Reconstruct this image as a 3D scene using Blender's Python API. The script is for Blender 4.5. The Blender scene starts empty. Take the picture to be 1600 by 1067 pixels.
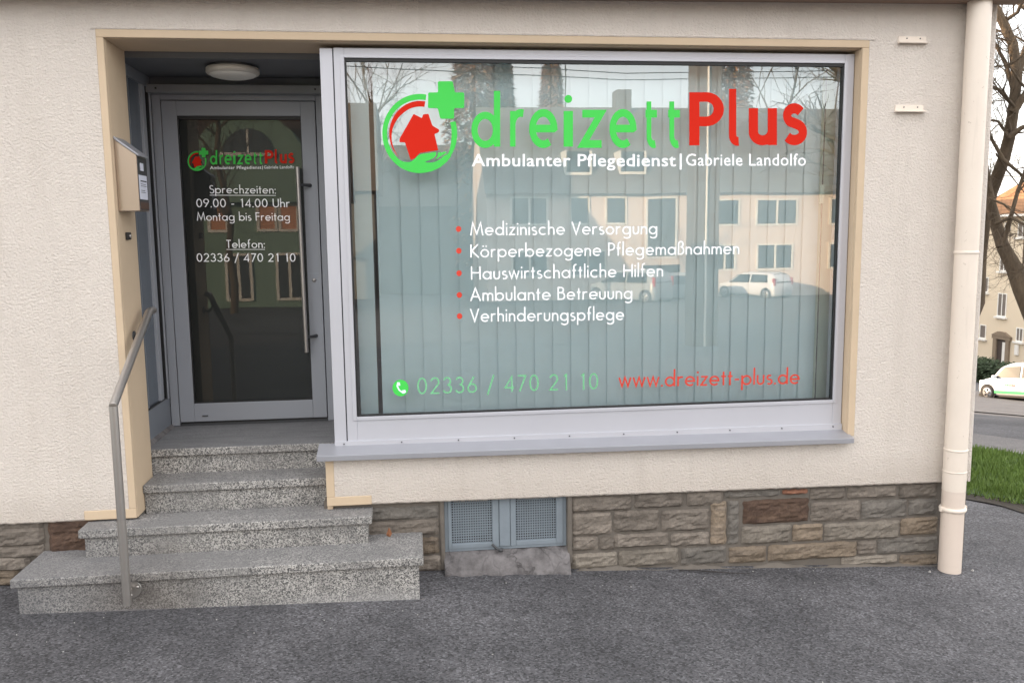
import bpy, bmesh, math, random
from mathutils import Vector, Matrix, noise
random.seed(7)
PI = math.pi
sc = bpy.context.scene
COL = sc.collection

# ------------------------------------------------------------------ camera
CAM = Vector((0.0, -4.64, 1.80))
YAW, PIT, ROL = math.radians(6.641), math.radians(-7.241), math.radians(-0.693)
_f = Vector((math.sin(YAW)*math.cos(PIT), math.cos(YAW)*math.cos(PIT), math.sin(PIT)))
_r0 = Vector((math.cos(YAW), -math.sin(YAW), 0)); _u0 = _r0.cross(_f)
_r = _r0*math.cos(ROL) + _u0*math.sin(ROL); _u = -_r0*math.sin(ROL) + _u0*math.cos(ROL)
FPX = 1328.76
cam = bpy.data.cameras.new('camera'); co = bpy.data.objects.new('camera', cam); COL.objects.link(co)
cam.sensor_width = 36; cam.lens = FPX/1600*36; cam.clip_end = 3000; cam.clip_start = 0.05
co.matrix_world = Matrix(((_r.x, _u.x, -_f.x, CAM.x), (_r.y, _u.y, -_f.y, CAM.y), (_r.z, _u.z, -_f.z, CAM.z), (0, 0, 0, 1)))
sc.camera = co

# ------------------------------------------------------------------ light
SUN_AZ, SUN_EL = math.radians(-48), math.radians(12)     # low sun behind the building, from the left
sv = Vector((math.sin(SUN_AZ)*math.cos(SUN_EL), math.cos(SUN_AZ)*math.cos(SUN_EL), math.sin(SUN_EL)))
w = bpy.data.worlds.new('World'); sc.world = w; w.use_nodes = True
nt = w.node_tree; nt.nodes.clear()
sky = nt.nodes.new('ShaderNodeTexSky'); sky.sky_type = 'NISHITA'; sky.sun_disc = False
sky.sun_elevation = SUN_EL; sky.sun_rotation = SUN_AZ; sky.air_density = 1.0; sky.dust_density = 1.5
bg = nt.nodes.new('ShaderNodeBackground'); bg.inputs[1].default_value = 0.15
wo = nt.nodes.new('ShaderNodeOutputWorld')
tc = nt.nodes.new('ShaderNodeTexCoord')
nz = nt.nodes.new('ShaderNodeTexNoise'); nz.inputs['Scale'].default_value = 2.2; nz.inputs['Detail'].default_value = 5
mp = nt.nodes.new('ShaderNodeMapping'); mp.inputs['Scale'].default_value = (1, 1, 3.5)
rp = nt.nodes.new('ShaderNodeMapRange'); rp.inputs[1].default_value = .3; rp.inputs[2].default_value = .7
rp.inputs[3].default_value = .55; rp.inputs[4].default_value = .88
mx = nt.nodes.new('ShaderNodeMix'); mx.data_type = 'RGBA'
mx.inputs[7].default_value = (6.7, 6.45, 6.3, 1)         # thin pale cloud veil
nt.links.new(tc.outputs['Generated'], mp.inputs[0]); nt.links.new(mp.outputs[0], nz.inputs['Vector'])
nt.links.new(nz.outputs[0], rp.inputs[0]); nt.links.new(rp.outputs[0], mx.inputs[0])
nt.links.new(sky.outputs[0], mx.inputs[6]); nt.links.new(mx.outputs[2], bg.inputs[0]); nt.links.new(bg.outputs[0], wo.inputs[0])
sl = bpy.data.lights.new('sun', 'SUN'); sl.energy = 3.8; sl.angle = math.radians(.5); sl.color = (1, .72, .46)
so = bpy.data.objects.new('sun', sl); COL.objects.link(so); so.rotation_euler = sv.to_track_quat('Z', 'Y').to_euler()
vs = sc.view_settings; vs.view_transform = 'Standard'; vs.look = 'None'; vs.gamma = 1; vs.use_curve_mapping = False
vs.exposure = 1.76
sc.cycles.max_bounces = 8; sc.cycles.transparent_max_bounces = 24

# ------------------------------------------------------------------ pixel helpers (a pixel of the 1600 px photo met with a world plane)
def ray(x, y): return _f + _r*((x-800)/FPX) - _u*((y-533.5)/FPX)
def onY(x, y, Y): d = ray(x, y); return CAM + d*((Y-CAM.y)/d.y)
def onX(x, y, X): d = ray(x, y); return CAM + d*((X-CAM.x)/d.x)
def at_t(x, y, t): d = ray(x, y); return CAM + d*(t/math.hypot(d.x, d.y))

# ------------------------------------------------------------------ materials
def srgb(r, g, b):
    f = lambda c: (c/255/12.92) if c/255 <= .04045 else ((c/255+.055)/1.055)**2.4
    return (f(r), f(g), f(b))
class NT:
    def __init__(s, name):
        s.m = bpy.data.materials.new(name); s.m.use_nodes = True; s.t = s.m.node_tree
        s.b = s.t.nodes['Principled BSDF']; s.tc = s.n('ShaderNodeTexCoord')
    def n(s, k, **kw):
        o = s.t.nodes.new(k)
        for a, v in kw.items(): setattr(o, a, v)
        return o
    def l(s, a, b): s.t.links.new(a, b)
    def noise(s, scale, detail=3, rough=.5, vec=None, mscale=None):
        n = s.n('ShaderNodeTexNoise'); n.inputs['Scale'].default_value = scale; n.inputs['Detail'].default_value = detail
        n.inputs['Roughness'].default_value = rough
        v = vec or s.tc.outputs['Object']
        if mscale:
            m = s.n('ShaderNodeMapping'); m.inputs['Scale'].default_value = mscale; s.l(v, m.inputs[0]); v = m.outputs[0]
        s.l(v, n.inputs['Vector']); return n.outputs[0]
    def ramp(s, fac, stops):
        r = s.n('ShaderNodeValToRGB'); e = r.color_ramp.elements
        while len(e) < len(stops): e.new(.5)
        for q, (p, c) in zip(e, stops): q.position = p; q.color = (*c[:3], 1) if len(c) >= 3 else (c[0],)*3+(1,)
        s.l(fac, r.inputs[0]); return r.outputs[0]
    def mix(s, fac, a, b, mode='MIX'):
        m = s.n('ShaderNodeMix', data_type='RGBA', blend_type=mode)
        for i, v in ((0, fac), (6, a), (7, b)):
            if isinstance(v, (int, float)): m.inputs[i].default_value = v
            elif isinstance(v, tuple): m.inputs[i].default_value = (*v[:3], 1)
            else: s.l(v, m.inputs[i])
        return m.outputs[2]
    def bump(s, h, dist, strength=1, prev=None):
        b = s.n('ShaderNodeBump'); b.inputs['Distance'].default_value = dist; b.inputs['Strength'].default_value = strength
        s.l(h, b.inputs['Height'])
        if prev: s.l(prev, b.inputs['Normal'])
        s.l(b.outputs[0], s.b.inputs['Normal']); return b.outputs[0]
    def col(s, c):
        if isinstance(c, tuple): s.b.inputs['Base Color'].default_value = (*c[:3], 1)
        else: s.l(c, s.b.inputs['Base Color'])
    def set(s, **k):
        for a, v in k.items(): s.b.inputs[a.replace('_', ' ')].default_value = v
        return s
def simple(name, c, rough=.5, metal=0, var=.12, vs_=6, bump=0, bs=60, spec=.5, fine=0):
    t = NT(name); t.set(Roughness=rough, Metallic=metal); t.b.inputs['Specular IOR Level'].default_value = spec
    n = t.noise(vs_, 4, .6)
    base = t.mix(n, tuple(x*(1-var) for x in c), tuple(min(1, x*(1+var)) for x in c))
    if fine:
        base = t.mix(fine, base, t.ramp(t.noise(130, 3, .7), [(.35, (0, 0, 0)), (.65, (1, 1, 1))]), 'OVERLAY')
    t.col(base)
    if bump: t.bump(t.noise(bs, 4, .6), bump)
    return t.m

# plaster
def plaster(name, c):
    t = NT(name); t.set(Roughness=.9)
    big = t.noise(1.3, 4, .6); streak = t.noise(2.2, 3, .6, mscale=(3, 3, .35)); mid = t.noise(14, 4, .6)
    a = t.mix(big, tuple(x*.90 for x in c), tuple(min(1, x*1.04) for x in c))
    a = t.mix(t.ramp(streak, [(.5, (0, 0, 0)), (.8, (.35, .35, .35))]), a, (c[0]*.78, c[1]*.76, c[2]*.74))
    a = t.mix(t.ramp(mid, [(.3, (.25, .25, .25)), (.5, (0, 0, 0))]), a, (c[0]*.84, c[1]*.83, c[2]*.83))
    sz = t.n('ShaderNodeSeparateXYZ'); t.l(t.tc.outputs['Object'], sz.inputs[0])
    zz = t.n('ShaderNodeMath', operation='MULTIPLY_ADD'); t.l(t.noise(7, 5, .7), zz.inputs[0]); zz.inputs[1].default_value = -.14; t.l(sz.outputs[2], zz.inputs[2])
    a = t.mix(t.ramp(zz.outputs[0], [(.25, (.32,)*3), (.42, (0, 0, 0))]), a, (.40, .34, .28))
    a = t.mix(t.ramp(t.noise(9, 4, .6, mscale=(1.6, 1, .10)), [(.60, (0, 0, 0)), (.75, (.16,)*3)]), a, (.45, .40, .35))
    t.col(a)
    n1 = t.noise(74, 5, .68, mscale=(1, 1, 1.15))
    v = t.n('ShaderNodeTexVoronoi'); v.feature = 'SMOOTH_F1'; v.inputs['Scale'].default_value = 88
    dis = t.n('ShaderNodeMix', data_type='VECTOR'); 
    nn = t.n('ShaderNodeTexNoise'); nn.inputs['Scale'].default_value = 18; t.l(t.tc.outputs['Object'], nn.inputs['Vector'])
    dis.inputs[0].default_value = .06; t.l(t.tc.outputs['Object'], dis.inputs[4]); t.l(nn.outputs[1], dis.inputs[5])
    t.l(dis.outputs[1], v.inputs['Vector'])
    b1 = t.bump(t.ramp(n1, [(.36, (0, 0, 0)), (.62, (1, 1, 1))]), .0046, .9)
    t.bump(v.outputs[0], .003, .6, b1)
    return t.m
M = {}
M['plaster'] = plaster('cream_plaster', (.75, .682, .615))
M['trim'] = simple('beige_trim_paint', (.55, .43, .30), .8, var=.10, vs_=5, bump=.001, bs=30)
M['soffit'] = simple('brown_fascia', (.24, .165, .125), .7)
# washed concrete (light and dark aggregate)
def terrazzo(name, worn):
    t = NT(name); t.set(Roughness=.85)
    v = t.n('ShaderNodeTexVoronoi'); v.inputs['Scale'].default_value = 195; t.l(t.tc.outputs['Object'], v.inputs['Vector'])
    sep = t.n('ShaderNodeSeparateColor'); t.l(v.outputs['Color'], sep.inputs[0])
    c = t.ramp(sep.outputs[0], [(0, (.05, .05, .051)), (.28, (.115, .112, .108)), (.5, (.285, .275, .26)), (.75, (.40, .385, .36)), (1, (.52, .50, .47))])
    dirt = t.noise(4.2, 5, .65)
    c = t.mix(t.ramp(dirt, [(.40, (0, 0, 0)), (.66, (.68, .68, .68))]), c, (.125, .122, .12))
    pale = t.noise(2.1, 4, .6)
    c = t.mix(t.ramp(pale, [(.55, (0, 0, 0)), (.75, (.35, .35, .35))]), c, (.36, .35, .33))
    def near(pt, r0, r1, k, sc_=(1, 1, 1)):
        q = t.n('ShaderNodeVectorMath', operation='SUBTRACT'); t.l(t.tc.outputs['Object'], q.inputs[0]); q.inputs[1].default_value = pt
        m_ = t.n('ShaderNodeVectorMath', operation='MULTIPLY'); t.l(q.outputs[0], m_.inputs[0]); m_.inputs[1].default_value = sc_
        le = t.n('ShaderNodeVectorMath', operation='LENGTH'); t.l(m_.outputs[0], le.inputs[0])
        ad = t.n('ShaderNodeMath', operation='MULTIPLY_ADD'); t.l(t.noise(11, 5, .7), ad.inputs[0]); ad.inputs[1].default_value = .22; t.l(le.outputs['Value'], ad.inputs[2])
        return t.ramp(ad.outputs[0], [(r0, (k,)*3), (r1, (0, 0, 0))])
    c = t.mix(near((-1.40, -.35, .0), .12, .42, .75, (.8, .2, 1.3)), c, (.085, .07, .058))
    c = t.mix(near((-1.95, -.35, .0), .15, .6, .55, (.7, .2, 1.3)), c, (.11, .11, .118))
    c = t.mix(near((-.2, -.35, -.11), .10, .34, .6, (.25, .2, 2.2)), c, (.34, .335, .33))
    if worn:
        g = t.n('ShaderNodeNewGeometry'); sx = t.n('ShaderNodeSeparateXYZ'); t.l(g.outputs['Normal'], sx.inputs[0])
        up = t.ramp(sx.outputs[2], [(.7, (0, 0, 0)), (.95, (worn,)*3)])
        c = t.mix(up, c, t.mix(t.noise(7, 5, .6, mscale=(.6, 2.4, 1)), (.10, .103, .11), (.235, .235, .24)))
    t.col(c)
    t.bump(sep.outputs[1], .0012, .6, t.bump(t.noise(30, 3), .002))
    return t.m
M['step'] = terrazzo('washed_concrete', .42)
M['landing'] = terrazzo('worn_washed_concrete', .85)
# asphalt
def asphalt(name, lo, hi, sp=1.0):
    t = NT(name); t.set(Roughness=.88)
    v = t.n('ShaderNodeTexVoronoi'); v.inputs['Scale'].default_value = 110; t.l(t.tc.outputs['Object'], v.inputs['Vector'])
    sep = t.n('ShaderNodeSeparateColor'); t.l(v.outputs['Color'], sep.inputs[0])
    big = t.noise(.9, 5, .62); mid = t.noise(6, 4, .6)
    c = t.mix(t.ramp(big, [(.32, (0, 0, 0)), (.68, (1, 1, 1))]), lo, hi)
    c = t.mix(t.ramp(mid, [(.35, (.0,)*3), (.75, (.5,)*3)]), c, tuple(x*.75 for x in lo))
    c = t.mix(t.ramp(t.noise(.55, 5, .7, mscale=(1, 1.6, 1)), [(.52, (0, 0, 0)), (.66, (.5,)*3)]), c, tuple(x*1.35 for x in hi))
    c = t.mix(t.ramp(t.noise(2.6, 6, .75), [(.60, (0, 0, 0)), (.72, (.6,)*3)]), c, tuple(x*.6 for x in lo))
    c = t.mix(.85*sp, c, t.ramp(sep.outputs[0], [(0, (.12,)*3), (.45, (.45,)*3), (.8, (.62,)*3), (.93, (.85,)*3), (1, (1, 1, 1))]), 'OVERLAY')
    crack = t.n('ShaderNodeTexVoronoi'); crack.feature = 'DISTANCE_TO_EDGE'; crack.inputs['Scale'].default_value = .8
    wv = t.n('ShaderNodeMix', data_type='VECTOR'); nn = t.n('ShaderNodeTexNoise'); nn.inputs['Scale'].default_value = 5; nn.inputs['Detail'].default_value = 5
    t.l(t.tc.outputs['Object'], nn.inputs['Vector']); wv.inputs[0].default_value = .12
    t.l(t.tc.outputs['Object'], wv.inputs[4]); t.l(nn.outputs[1], wv.inputs[5]); t.l(wv.outputs[1], crack.inputs['Vector'])
    t.col(c)
    t.bump(sep.outputs[1], .004, .9, t.bump(t.noise(9, 3), .006))
    return t.m
M['asphalt'] = asphalt('asphalt_forecourt', (.056, .056, .061), (.108, .106, .113))
M['road'] = asphalt('road_asphalt', (.075, .076, .082), (.11, .11, .116), .5)
M['pave'] = asphalt('pavement', (.12, .115, .115), (.17, .16, .155), .5)
# stones
def stone(name, a, b, c3):
    t = NT(name); t.set(Roughness=.9)
    oi = t.n('ShaderNodeObjectInfo')
    add = t.n('ShaderNodeVectorMath', operation='ADD'); t.l(t.tc.outputs['Object'], add.inputs[0]); t.l(oi.outputs['Random'], add.inputs[1])
    n1 = t.noise(9, 5, .62, add.outputs[0], (1, 1, 2)); n2 = t.noise(52, 6, .75, add.outputs[0]); n3 = t.noise(5, 3, .6, add.outputs[0], (.5, 1, 3))
    c = t.mix(t.ramp(n1, [(.3, (0, 0, 0)), (.7, (1, 1, 1))]), a, b)
    c = t.mix(t.ramp(n3, [(.52, (0, 0, 0)), (.72, (.7,)*3)]), c, c3)
    c = t.mix(.5, c, t.ramp(n2, [(.3, (.25,)*3), (.7, (.78,)*3)]), 'OVERLAY')
    hs = t.n('ShaderNodeHueSaturation'); mr = t.n('ShaderNodeMapRange'); mr.inputs[3].default_value = .8; mr.inputs[4].default_value = 1.22
    t.l(oi.outputs['Random'], mr.inputs[0]); t.l(mr.outputs[0], hs.inputs['Value']); t.l(c, hs.inputs['Color']); t.col(hs.outputs[0])
    t.bump(n2, .007, 1, t.bump(n1, .010, .9)); return t.m
M['st_grey'] = stone('grey_sandstone', (.125, .106, .088), (.205, .176, .147), (.10, .085, .07))
M['st_brown'] = stone('brown_sandstone', (.145, .112, .080), (.225, .178, .13), (.15, .125, .105))
M['st_dark'] = stone('rust_brown_sandstone', (.062, .037, .026), (.10, .06, .04), (.14, .09, .06))
M['st_blue'] = stone('slate_grey_sandstone', (.115, .105, .092), (.175, .158, .138), (.08, .072, .062))
M['st_red'] = stone('red_brick', (.20, .09, .055), (.28, .13, .08), (.15, .08, .06))
M['st_pale'] = stone('pale_sandstone', (.175, .152, .125), (.26, .228, .188), (.15, .13, .105))
M['mortar'] = simple('lime_mortar', (.135, .118, .100), .95, var=.3, vs_=12, bump=.006, bs=40)
t = NT('cracked_concrete'); t.set(Roughness=.95)
vv = t.n('ShaderNodeTexVoronoi'); vv.feature = 'DISTANCE_TO_EDGE'; vv.inputs['Scale'].default_value = 7
wv = t.n('ShaderNodeMix', data_type='VECTOR'); nn = t.n('ShaderNodeTexNoise'); nn.inputs['Scale'].default_value = 11; nn.inputs['Detail'].default_value = 6
t.l(t.tc.outputs['Object'], nn.inputs['Vector']); wv.inputs[0].default_value = .2; t.l(t.tc.outputs['Object'], wv.inputs[4]); t.l(nn.outputs[1], wv.inputs[5]); t.l(wv.outputs[1], vv.inputs['Vector'])
cr = t.ramp(vv.outputs[0], [(0, (0, 0, 0)), (.035, (1, 1, 1))])
c = t.mix(t.ramp(t.noise(13, 5, .65), [(.35, (0, 0, 0)), (.65, (1, 1, 1))]), (.10, .093, .093), (.19, .178, .178))
c = t.mix(t.ramp(t.noise(2.5, 3), [(.52, (0, 0, 0)), (.6, (.8,)*3)]), c, t.mix(cr, (.05, .046, .045), c)); t.col(c)
t.bump(cr, .004, .8, t.bump(t.noise(28, 5, .7), .012)); M['concrete'] = t.m
# metal and paint
M['alu'] = simple('pale_silver_grey_frame', (.50, .505, .545), .42, .25, var=.07, vs_=2, spec=.5)
M['doorpaint'] = simple('grey_blue_door_paint', (.29, .305, .335), .42, 0, var=.05, vs_=2)
M['sidepaint'] = simple('blue_grey_side_panel', (.18, .197, .222), .45, 0, var=.06, vs_=3)
M['sillm'] = simple('aluminium_sill', (.34, .345, .375), .4, .35, var=.10, vs_=5)
M['cellar'] = simple('cellar_window_paint', (.20, .235, .265), .6, 0, var=.18, vs_=12, bump=.001, bs=60)
M['steel'] = simple('brushed_steel', (.46, .435, .41), .36, .85, var=.06, vs_=20)
M['steel_warm'] = simple('brushed_letterbox_steel', (.42, .335, .27), .34, .85, var=.06, vs_=4)
M['black'] = simple('black_rubber', (.012, .012, .013), .5)
M['darkgrey'] = simple('dark_grey_metal', (.05, .052, .056), .45)
M['white'] = simple('white_plastic', (.72, .70, .64), .5, var=.03)
M['lampmetal'] = simple('lamp_rim', (.55, .52, .46), .45, .2, var=.04)
M['pipe'] = simple('cream_painted_pipe', (.74, .655, .565), .5, var=.10, vs_=5, bump=.0008, bs=20)
M['pipe2'] = simple('pinkish_cream_pipe_paint', (.66, .56, .48), .55, var=.06, vs_=4, bump=.0008, bs=20)
M['ceil'] = simple('grey_ceiling_board', (.12, .126, .136), .55, var=.05, vs_=2)
M['paper'] = simple('printed_paper', (.60, .62, .70), .8, var=.05)
M['ink'] = simple('black_ink', (.03, .03, .035), .8)
M['green'] = simple('green_film', srgb(72, 202, 84), .6, var=.02, spec=.2); M['red'] = simple('red_film', srgb(202, 30, 2), .6, var=.02, spec=.2)
M['textwhite'] = simple('white_film', (.98, .98, 1.0), .5, var=.01)
M['redtext'] = simple('dark_red_film', srgb(205, 60, 40), .5, var=.02)
M['greentext'] = simple('pale_green_film', srgb(115, 192, 138), .5, var=.02)
M['leaf'] = simple('dry_leaf_brown', (.22, .09, .04), .8)
M['litter'] = simple('pale_grit', (.38, .37, .35), .8)
M['twig'] = simple('dark_twig', (.03, .026, .024), .9)
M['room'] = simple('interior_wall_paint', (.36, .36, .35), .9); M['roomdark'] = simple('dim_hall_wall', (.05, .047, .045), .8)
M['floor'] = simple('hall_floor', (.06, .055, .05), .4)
# blind fabric, slightly translucent
t = NT('teal_grey_blind_fabric'); t.set(Roughness=.85)
t.col(t.mix(t.noise(3, 3, .5, mscale=(1, 1, .4)), (.72, .90, .94), (.78, .93, .96)))
t.bump(t.noise(400, 2), .0004); M['blind'] = t.m
t = NT('pale_green_blind_fabric'); t.set(Roughness=.85); t.col((.62, .72, .62)); M['blind2'] = t.m
def streaky(name, c, rough):
    t = NT(name); t.set(Roughness=rough)
    a = t.mix(t.noise(5, 4, .6), tuple(x*.93 for x in c), tuple(min(1, x*1.05) for x in c))
    a = t.mix(t.ramp(t.noise(16, 4, .65, mscale=(1, 1, .07)), [(.56, (0, 0, 0)), (.74, (.35,)*3)]), a, tuple(x*.6 for x in c))
    a = t.mix(t.ramp(t.noise(38, 4, .7), [(.66, (0, 0, 0)), (.72, (.6,)*3)]), a, (c[0]*.5, c[1]*.45, c[2]*.4))
    t.col(a); t.bump(t.noise(24, 3), .0008); return t.m
M['pipe'] = streaky('cream_painted_pipe', (.74, .655, .565), .5); M['pipe2'] = streaky('pinkish_cream_pipe_paint', (.66, .56, .48), .55)
def glass(name, tint, r0, r1, rough=0):
    m = bpy.data.materials.new(name); m.use_nodes = True; t = m.node_tree; t.nodes.clear()
    o = t.nodes.new('ShaderNodeOutputMaterial'); a = t.nodes.new('ShaderNodeBsdfTransparent'); g = t.nodes.new('ShaderNodeBsdfGlossy')
    a.inputs[0].default_value = (*tint, 1); g.inputs['Roughness'].default_value = rough
    f = t.nodes.new('ShaderNodeFresnel'); f.inputs[0].default_value = 1.5
    r = t.nodes.new('ShaderNodeMapRange'); r.inputs[1].default_value = .04; r.inputs[2].default_value = 1; r.inputs[3].default_value = r0; r.inputs[4].default_value = r1
    x = t.nodes.new('ShaderNodeMixShader'); t.links.new(f.outputs[0], r.inputs[0]); t.links.new(r.outputs[0], x.inputs[0])
    tc2 = t.nodes.new('ShaderNodeTexCoord'); n = t.nodes.new('ShaderNodeTexNoise'); n.inputs['Scale'].default_value = 1.6
    b = t.nodes.new('ShaderNodeBump'); b.inputs['Distance'].default_value = .0003; b.inputs['Strength'].default_value = 1
    t.links.new(tc2.outputs['Object'], n.inputs['Vector']); t.links.new(n.outputs[0], b.inputs['Height']); t.links.new(b.outputs[0], g.inputs['Normal'])
    t.links.new(a.outputs[0], x.inputs[1]); t.links.new(g.outputs[0], x.inputs[2]); t.links.new(x.outputs[0], o.inputs[0]); return m
M['glass'] = glass('shop_window_glass', (.97, .985, .98), .23, 1)
M['doorglass'] = glass('door_glass', (.80, .84, .82), .05, 1)
M['winglass'] = simple('far_window_glass', (.055, .065, .075), .12, spec=.8)
M['brownglass'] = simple('far_curtained_window', (.16, .14, .125), .3, var=.3, vs_=2)
M['sunsetglow'] = simple('sunset_glow_window', (.65, .30, .16), .6, var=.2, vs_=3)  # sunset reflection in the panes, painted as an orange colour
M['bark'] = (lambda t: (t.set(Roughness=.95), t.col(t.mix(t.noise(7, 5, .7, mscale=(1, 1, .4)), (.055, .043, .033), (.21, .155, .10))), t.bump(t.noise(16, 5, .7, mscale=(1, 1, .35)), .05), t.m)[-1])(NT('rough_bark'))
M['conifer'] = simple('conifer_needles', (.38, .20, .085), .8, var=.5, vs_=3)
M['hedge'] = simple('hedge_leaves', (.028, .048, .018), .8, var=.5, vs_=9)
M['grass'] = simple('grass_blades', (.115, .185, .032), .75, var=.45, vs_=3)
M['grassbase'] = simple('turf', (.04, .075, .02), .95, var=.4, vs_=6, bump=.02, bs=20)
M['farwall'] = simple('cream_render', (.66, .56, .42), .9, var=.07, vs_=.4)  # plain cream wall colour
M['farwhite'] = simple('white_render', (.68, .58, .52), .9, var=.05, vs_=.4)
M['mint'] = simple('mint_render', (.20, .30, .235), .9, var=.06, vs_=.5)
M['roofgrey'] = simple('grey_roof_tiles', (.15, .135, .125), .8, var=.25, vs_=2)
M['rooforange'] = simple('clay_roof_tiles', (.25, .125, .055), .85, var=.5, vs_=1.6)
M['slate'] = simple('slate_cladding', (.14, .15, .15), .8, var=.2, vs_=2)
def rows(name, c, k):
    t = NT(name); t.set(Roughness=.85)
    wv_ = t.n('ShaderNodeTexWave'); wv_.bands_direction = 'Z'; wv_.wave_profile = 'SAW'; wv_.inputs['Scale'].default_value = k; wv_.inputs['Distortion'].default_value = .6
    t.l(t.tc.outputs['Object'], wv_.inputs['Vector'])
    a = t.mix(t.noise(1.6, 5, .7), tuple(x*.6 for x in c), tuple(x*1.4 for x in c)); a = t.mix(.35, a, t.ramp(wv_.outputs[1], [(0, (.2,)*3), (.4, (.6,)*3), (1, (.8,)*3)]), 'OVERLAY')
    t.col(a); t.bump(wv_.outputs[1], .05, .8); return t.m
M['roofgrey'] = rows('grey_roof_tiles', (.15, .135, .125), 1.6); M['rooforange'] = rows('clay_roof_tiles', (.24, .12, .055), 1.6)
M['stonetrim'] = simple('brown_stone_surround', (.22, .17, .12), .85, var=.2, vs_=4)
M['winwhite'] = simple('white_window_frame', (.75, .73, .68), .5)
M['car'] = (lambda t: (t.set(Roughness=.3), t.b.inputs.__getitem__('Coat Weight').__setattr__('default_value', .6), t.col((.72, .73, .76)), t.m)[-1])(NT('white_car_paint'))
M['cargreen'] = simple('green_door_stripe', srgb(70, 200, 110), .4, var=.02)
M['carglass'] = simple('car_glass', (.02, .024, .028), .12, spec=.35)
M['tyre'] = simple('tyre_rubber', (.02, .02, .021), .8); M['rim'] = simple('alloy_rim', (.5, .5, .52), .35, .6)
M['taillight'] = simple('red_tail_light', (.4, .01, .01), .25)
M['wood'] = simple('grey_pole', (.15, .12, .10), .8)

# ------------------------------------------------------------------ mesh builder
class MB:
    def __init__(s): s.v = []; s.f = []; s.sm = set()
    def add(s, vs_, fs, smooth=False):
        o = len(s.v); s.v += [tuple(p) for p in vs_]
        for f in fs:
            if smooth: s.sm.add(len(s.f))
            s.f.append([i+o for i in f])
        return s
    def box(s, x0, x1, y0, y1, z0, z1):
        return s.add([(x0, y0, z0), (x1, y0, z0), (x1, y1, z0), (x0, y1, z0), (x0, y0, z1), (x1, y0, z1), (x1, y1, z1), (x0, y1, z1)],
                     [(0, 3, 2, 1), (4, 5, 6, 7), (0, 1, 5, 4), (1, 2, 6, 5), (2, 3, 7, 6), (3, 0, 4, 7)])
    def prism(s, pts, y0, y1):      # polygon in xz, clockwise or not, extruded in y
        n = len(pts)
        return s.add([(x, y0, z) for x, z in pts]+[(x, y1, z) for x, z in pts],
                     [list(range(n)), list(range(2*n-1, n-1, -1))]+[(i, i+n, (i+1) % n+n, (i+1) % n) for i in range(n)])
    def prismx(s, pts, x0, x1):     # polygon in yz extruded in x
        n = len(pts)
        return s.add([(x0, y, z) for y, z in pts]+[(x1, y, z) for y, z in pts],
                     [list(range(n)), list(range(2*n-1, n-1, -1))]+[(i, i+n, (i+1) % n+n, (i+1) % n) for i in range(n)])
    def tube(s, pts, rad, n=12, caps=True):
        pts = [Vector(p) for p in pts]; rr = rad if isinstance(rad, (list, tuple)) else [rad]*len(pts)
        vs_ = []; fs = []; up = None
        for i, p in enumerate(pts):
            d = (pts[min(i+1, len(pts)-1)]-pts[max(i-1, 0)]).normalized()
            if up is None: up = d.orthogonal().normalized()
            a = (up-d*up.dot(d)); a = a.normalized() if a.length > 1e-5 else d.orthogonal().normalized(); up = a; b = d.cross(a)
            k = 1
            if 0 < i < len(pts)-1:
                k = 1/max(.5, math.sqrt((1+(pts[i]-pts[i-1]).normalized().dot((pts[i+1]-pts[i]).normalized()))/2))
            for j in range(n):
                q = 2*PI*j/n; vs_.append(p+(a*math.cos(q)+b*math.sin(q))*rr[i]*(k if k < 1.3 else 1))
        for i in range(len(pts)-1):
            for j in range(n): fs.append((i*n+j, i*n+(j+1) % n, (i+1)*n+(j+1) % n, (i+1)*n+j))
        s.add(vs_, fs, True)
        if caps:
            s.add(vs_[:n], [list(range(n))[::-1]]); s.add(vs_[-n:], [list(range(n))])
        return s
    def lathe(s, c, prof, n=32, axis='z'):
        c = Vector(c); vs_ = []; fs = []
        for r, h in prof:
            for j in range(n):
                q = 2*PI*j/n; a, b = r*math.cos(q), r*math.sin(q)
                vs_.append(c+(Vector((a, b, h)) if axis == 'z' else Vector((a, h, b)) if axis == 'y' else Vector((h, a, b))))
        for i in range(len(prof)-1):
            for j in range(n): fs.append((i*n+j, i*n+(j+1) % n, (i+1)*n+(j+1) % n, (i+1)*n+j))
        s.add(vs_, fs, True); o = len(s.v)-len(vs_)
        for k in (0, len(prof)-1):
            if prof[k][0] > 1e-4: s.add(vs_[k*n:(k+1)*n] if k else vs_[:n], [list(range(n))])
        return s
    def build(s, name, m, parent=None, bevel=0, loc=None, seg=2, fixn=True):
        me = bpy.data.meshes.new(name); me.from_pydata(s.v, [], s.f)
        for i, p in enumerate(me.polygons): p.use_smooth = i in s.sm
        if fixn:
            bm = bmesh.new(); bm.from_mesh(me); bmesh.ops.recalc_face_normals(bm, faces=bm.faces); bm.to_mesh(me); bm.free()
        me.materials.append(m)
        o = bpy.data.objects.new(name, me); COL.objects.link(o)
        if parent: o.parent = parent
        if loc: o.location = loc
        if bevel:
            b = o.modifiers.new('bevel', 'BEVEL'); b.width = bevel; b.segments = seg; b.limit_method = 'ANGLE'; b.angle_limit = math.radians(50)
        return o
def tag(o, label=None, cat=None, group=None, kind=None):
    for k, v in (('label', label), ('category', cat), ('group', group), ('kind', kind)):
        if v: o[k] = v
    return o
def thing(name, label, cat, loc=(0, 0, 0), group=None):
    o = bpy.data.objects.new(name, None); o.empty_display_size = .2; COL.objects.link(o); o.location = loc
    return tag(o, label, cat, group)
def reparent(o, root):          # child meshes are written in world coordinates: keep them there
    o.parent = root; o.matrix_parent_inverse = Matrix.Translation(-Vector(root.location)); return o
def copy_tree(o, parent=None):
    c = o.copy(); COL.objects.link(c); c.parent = parent
    for ch in o.children: copy_tree(ch, c)
    return c
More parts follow.
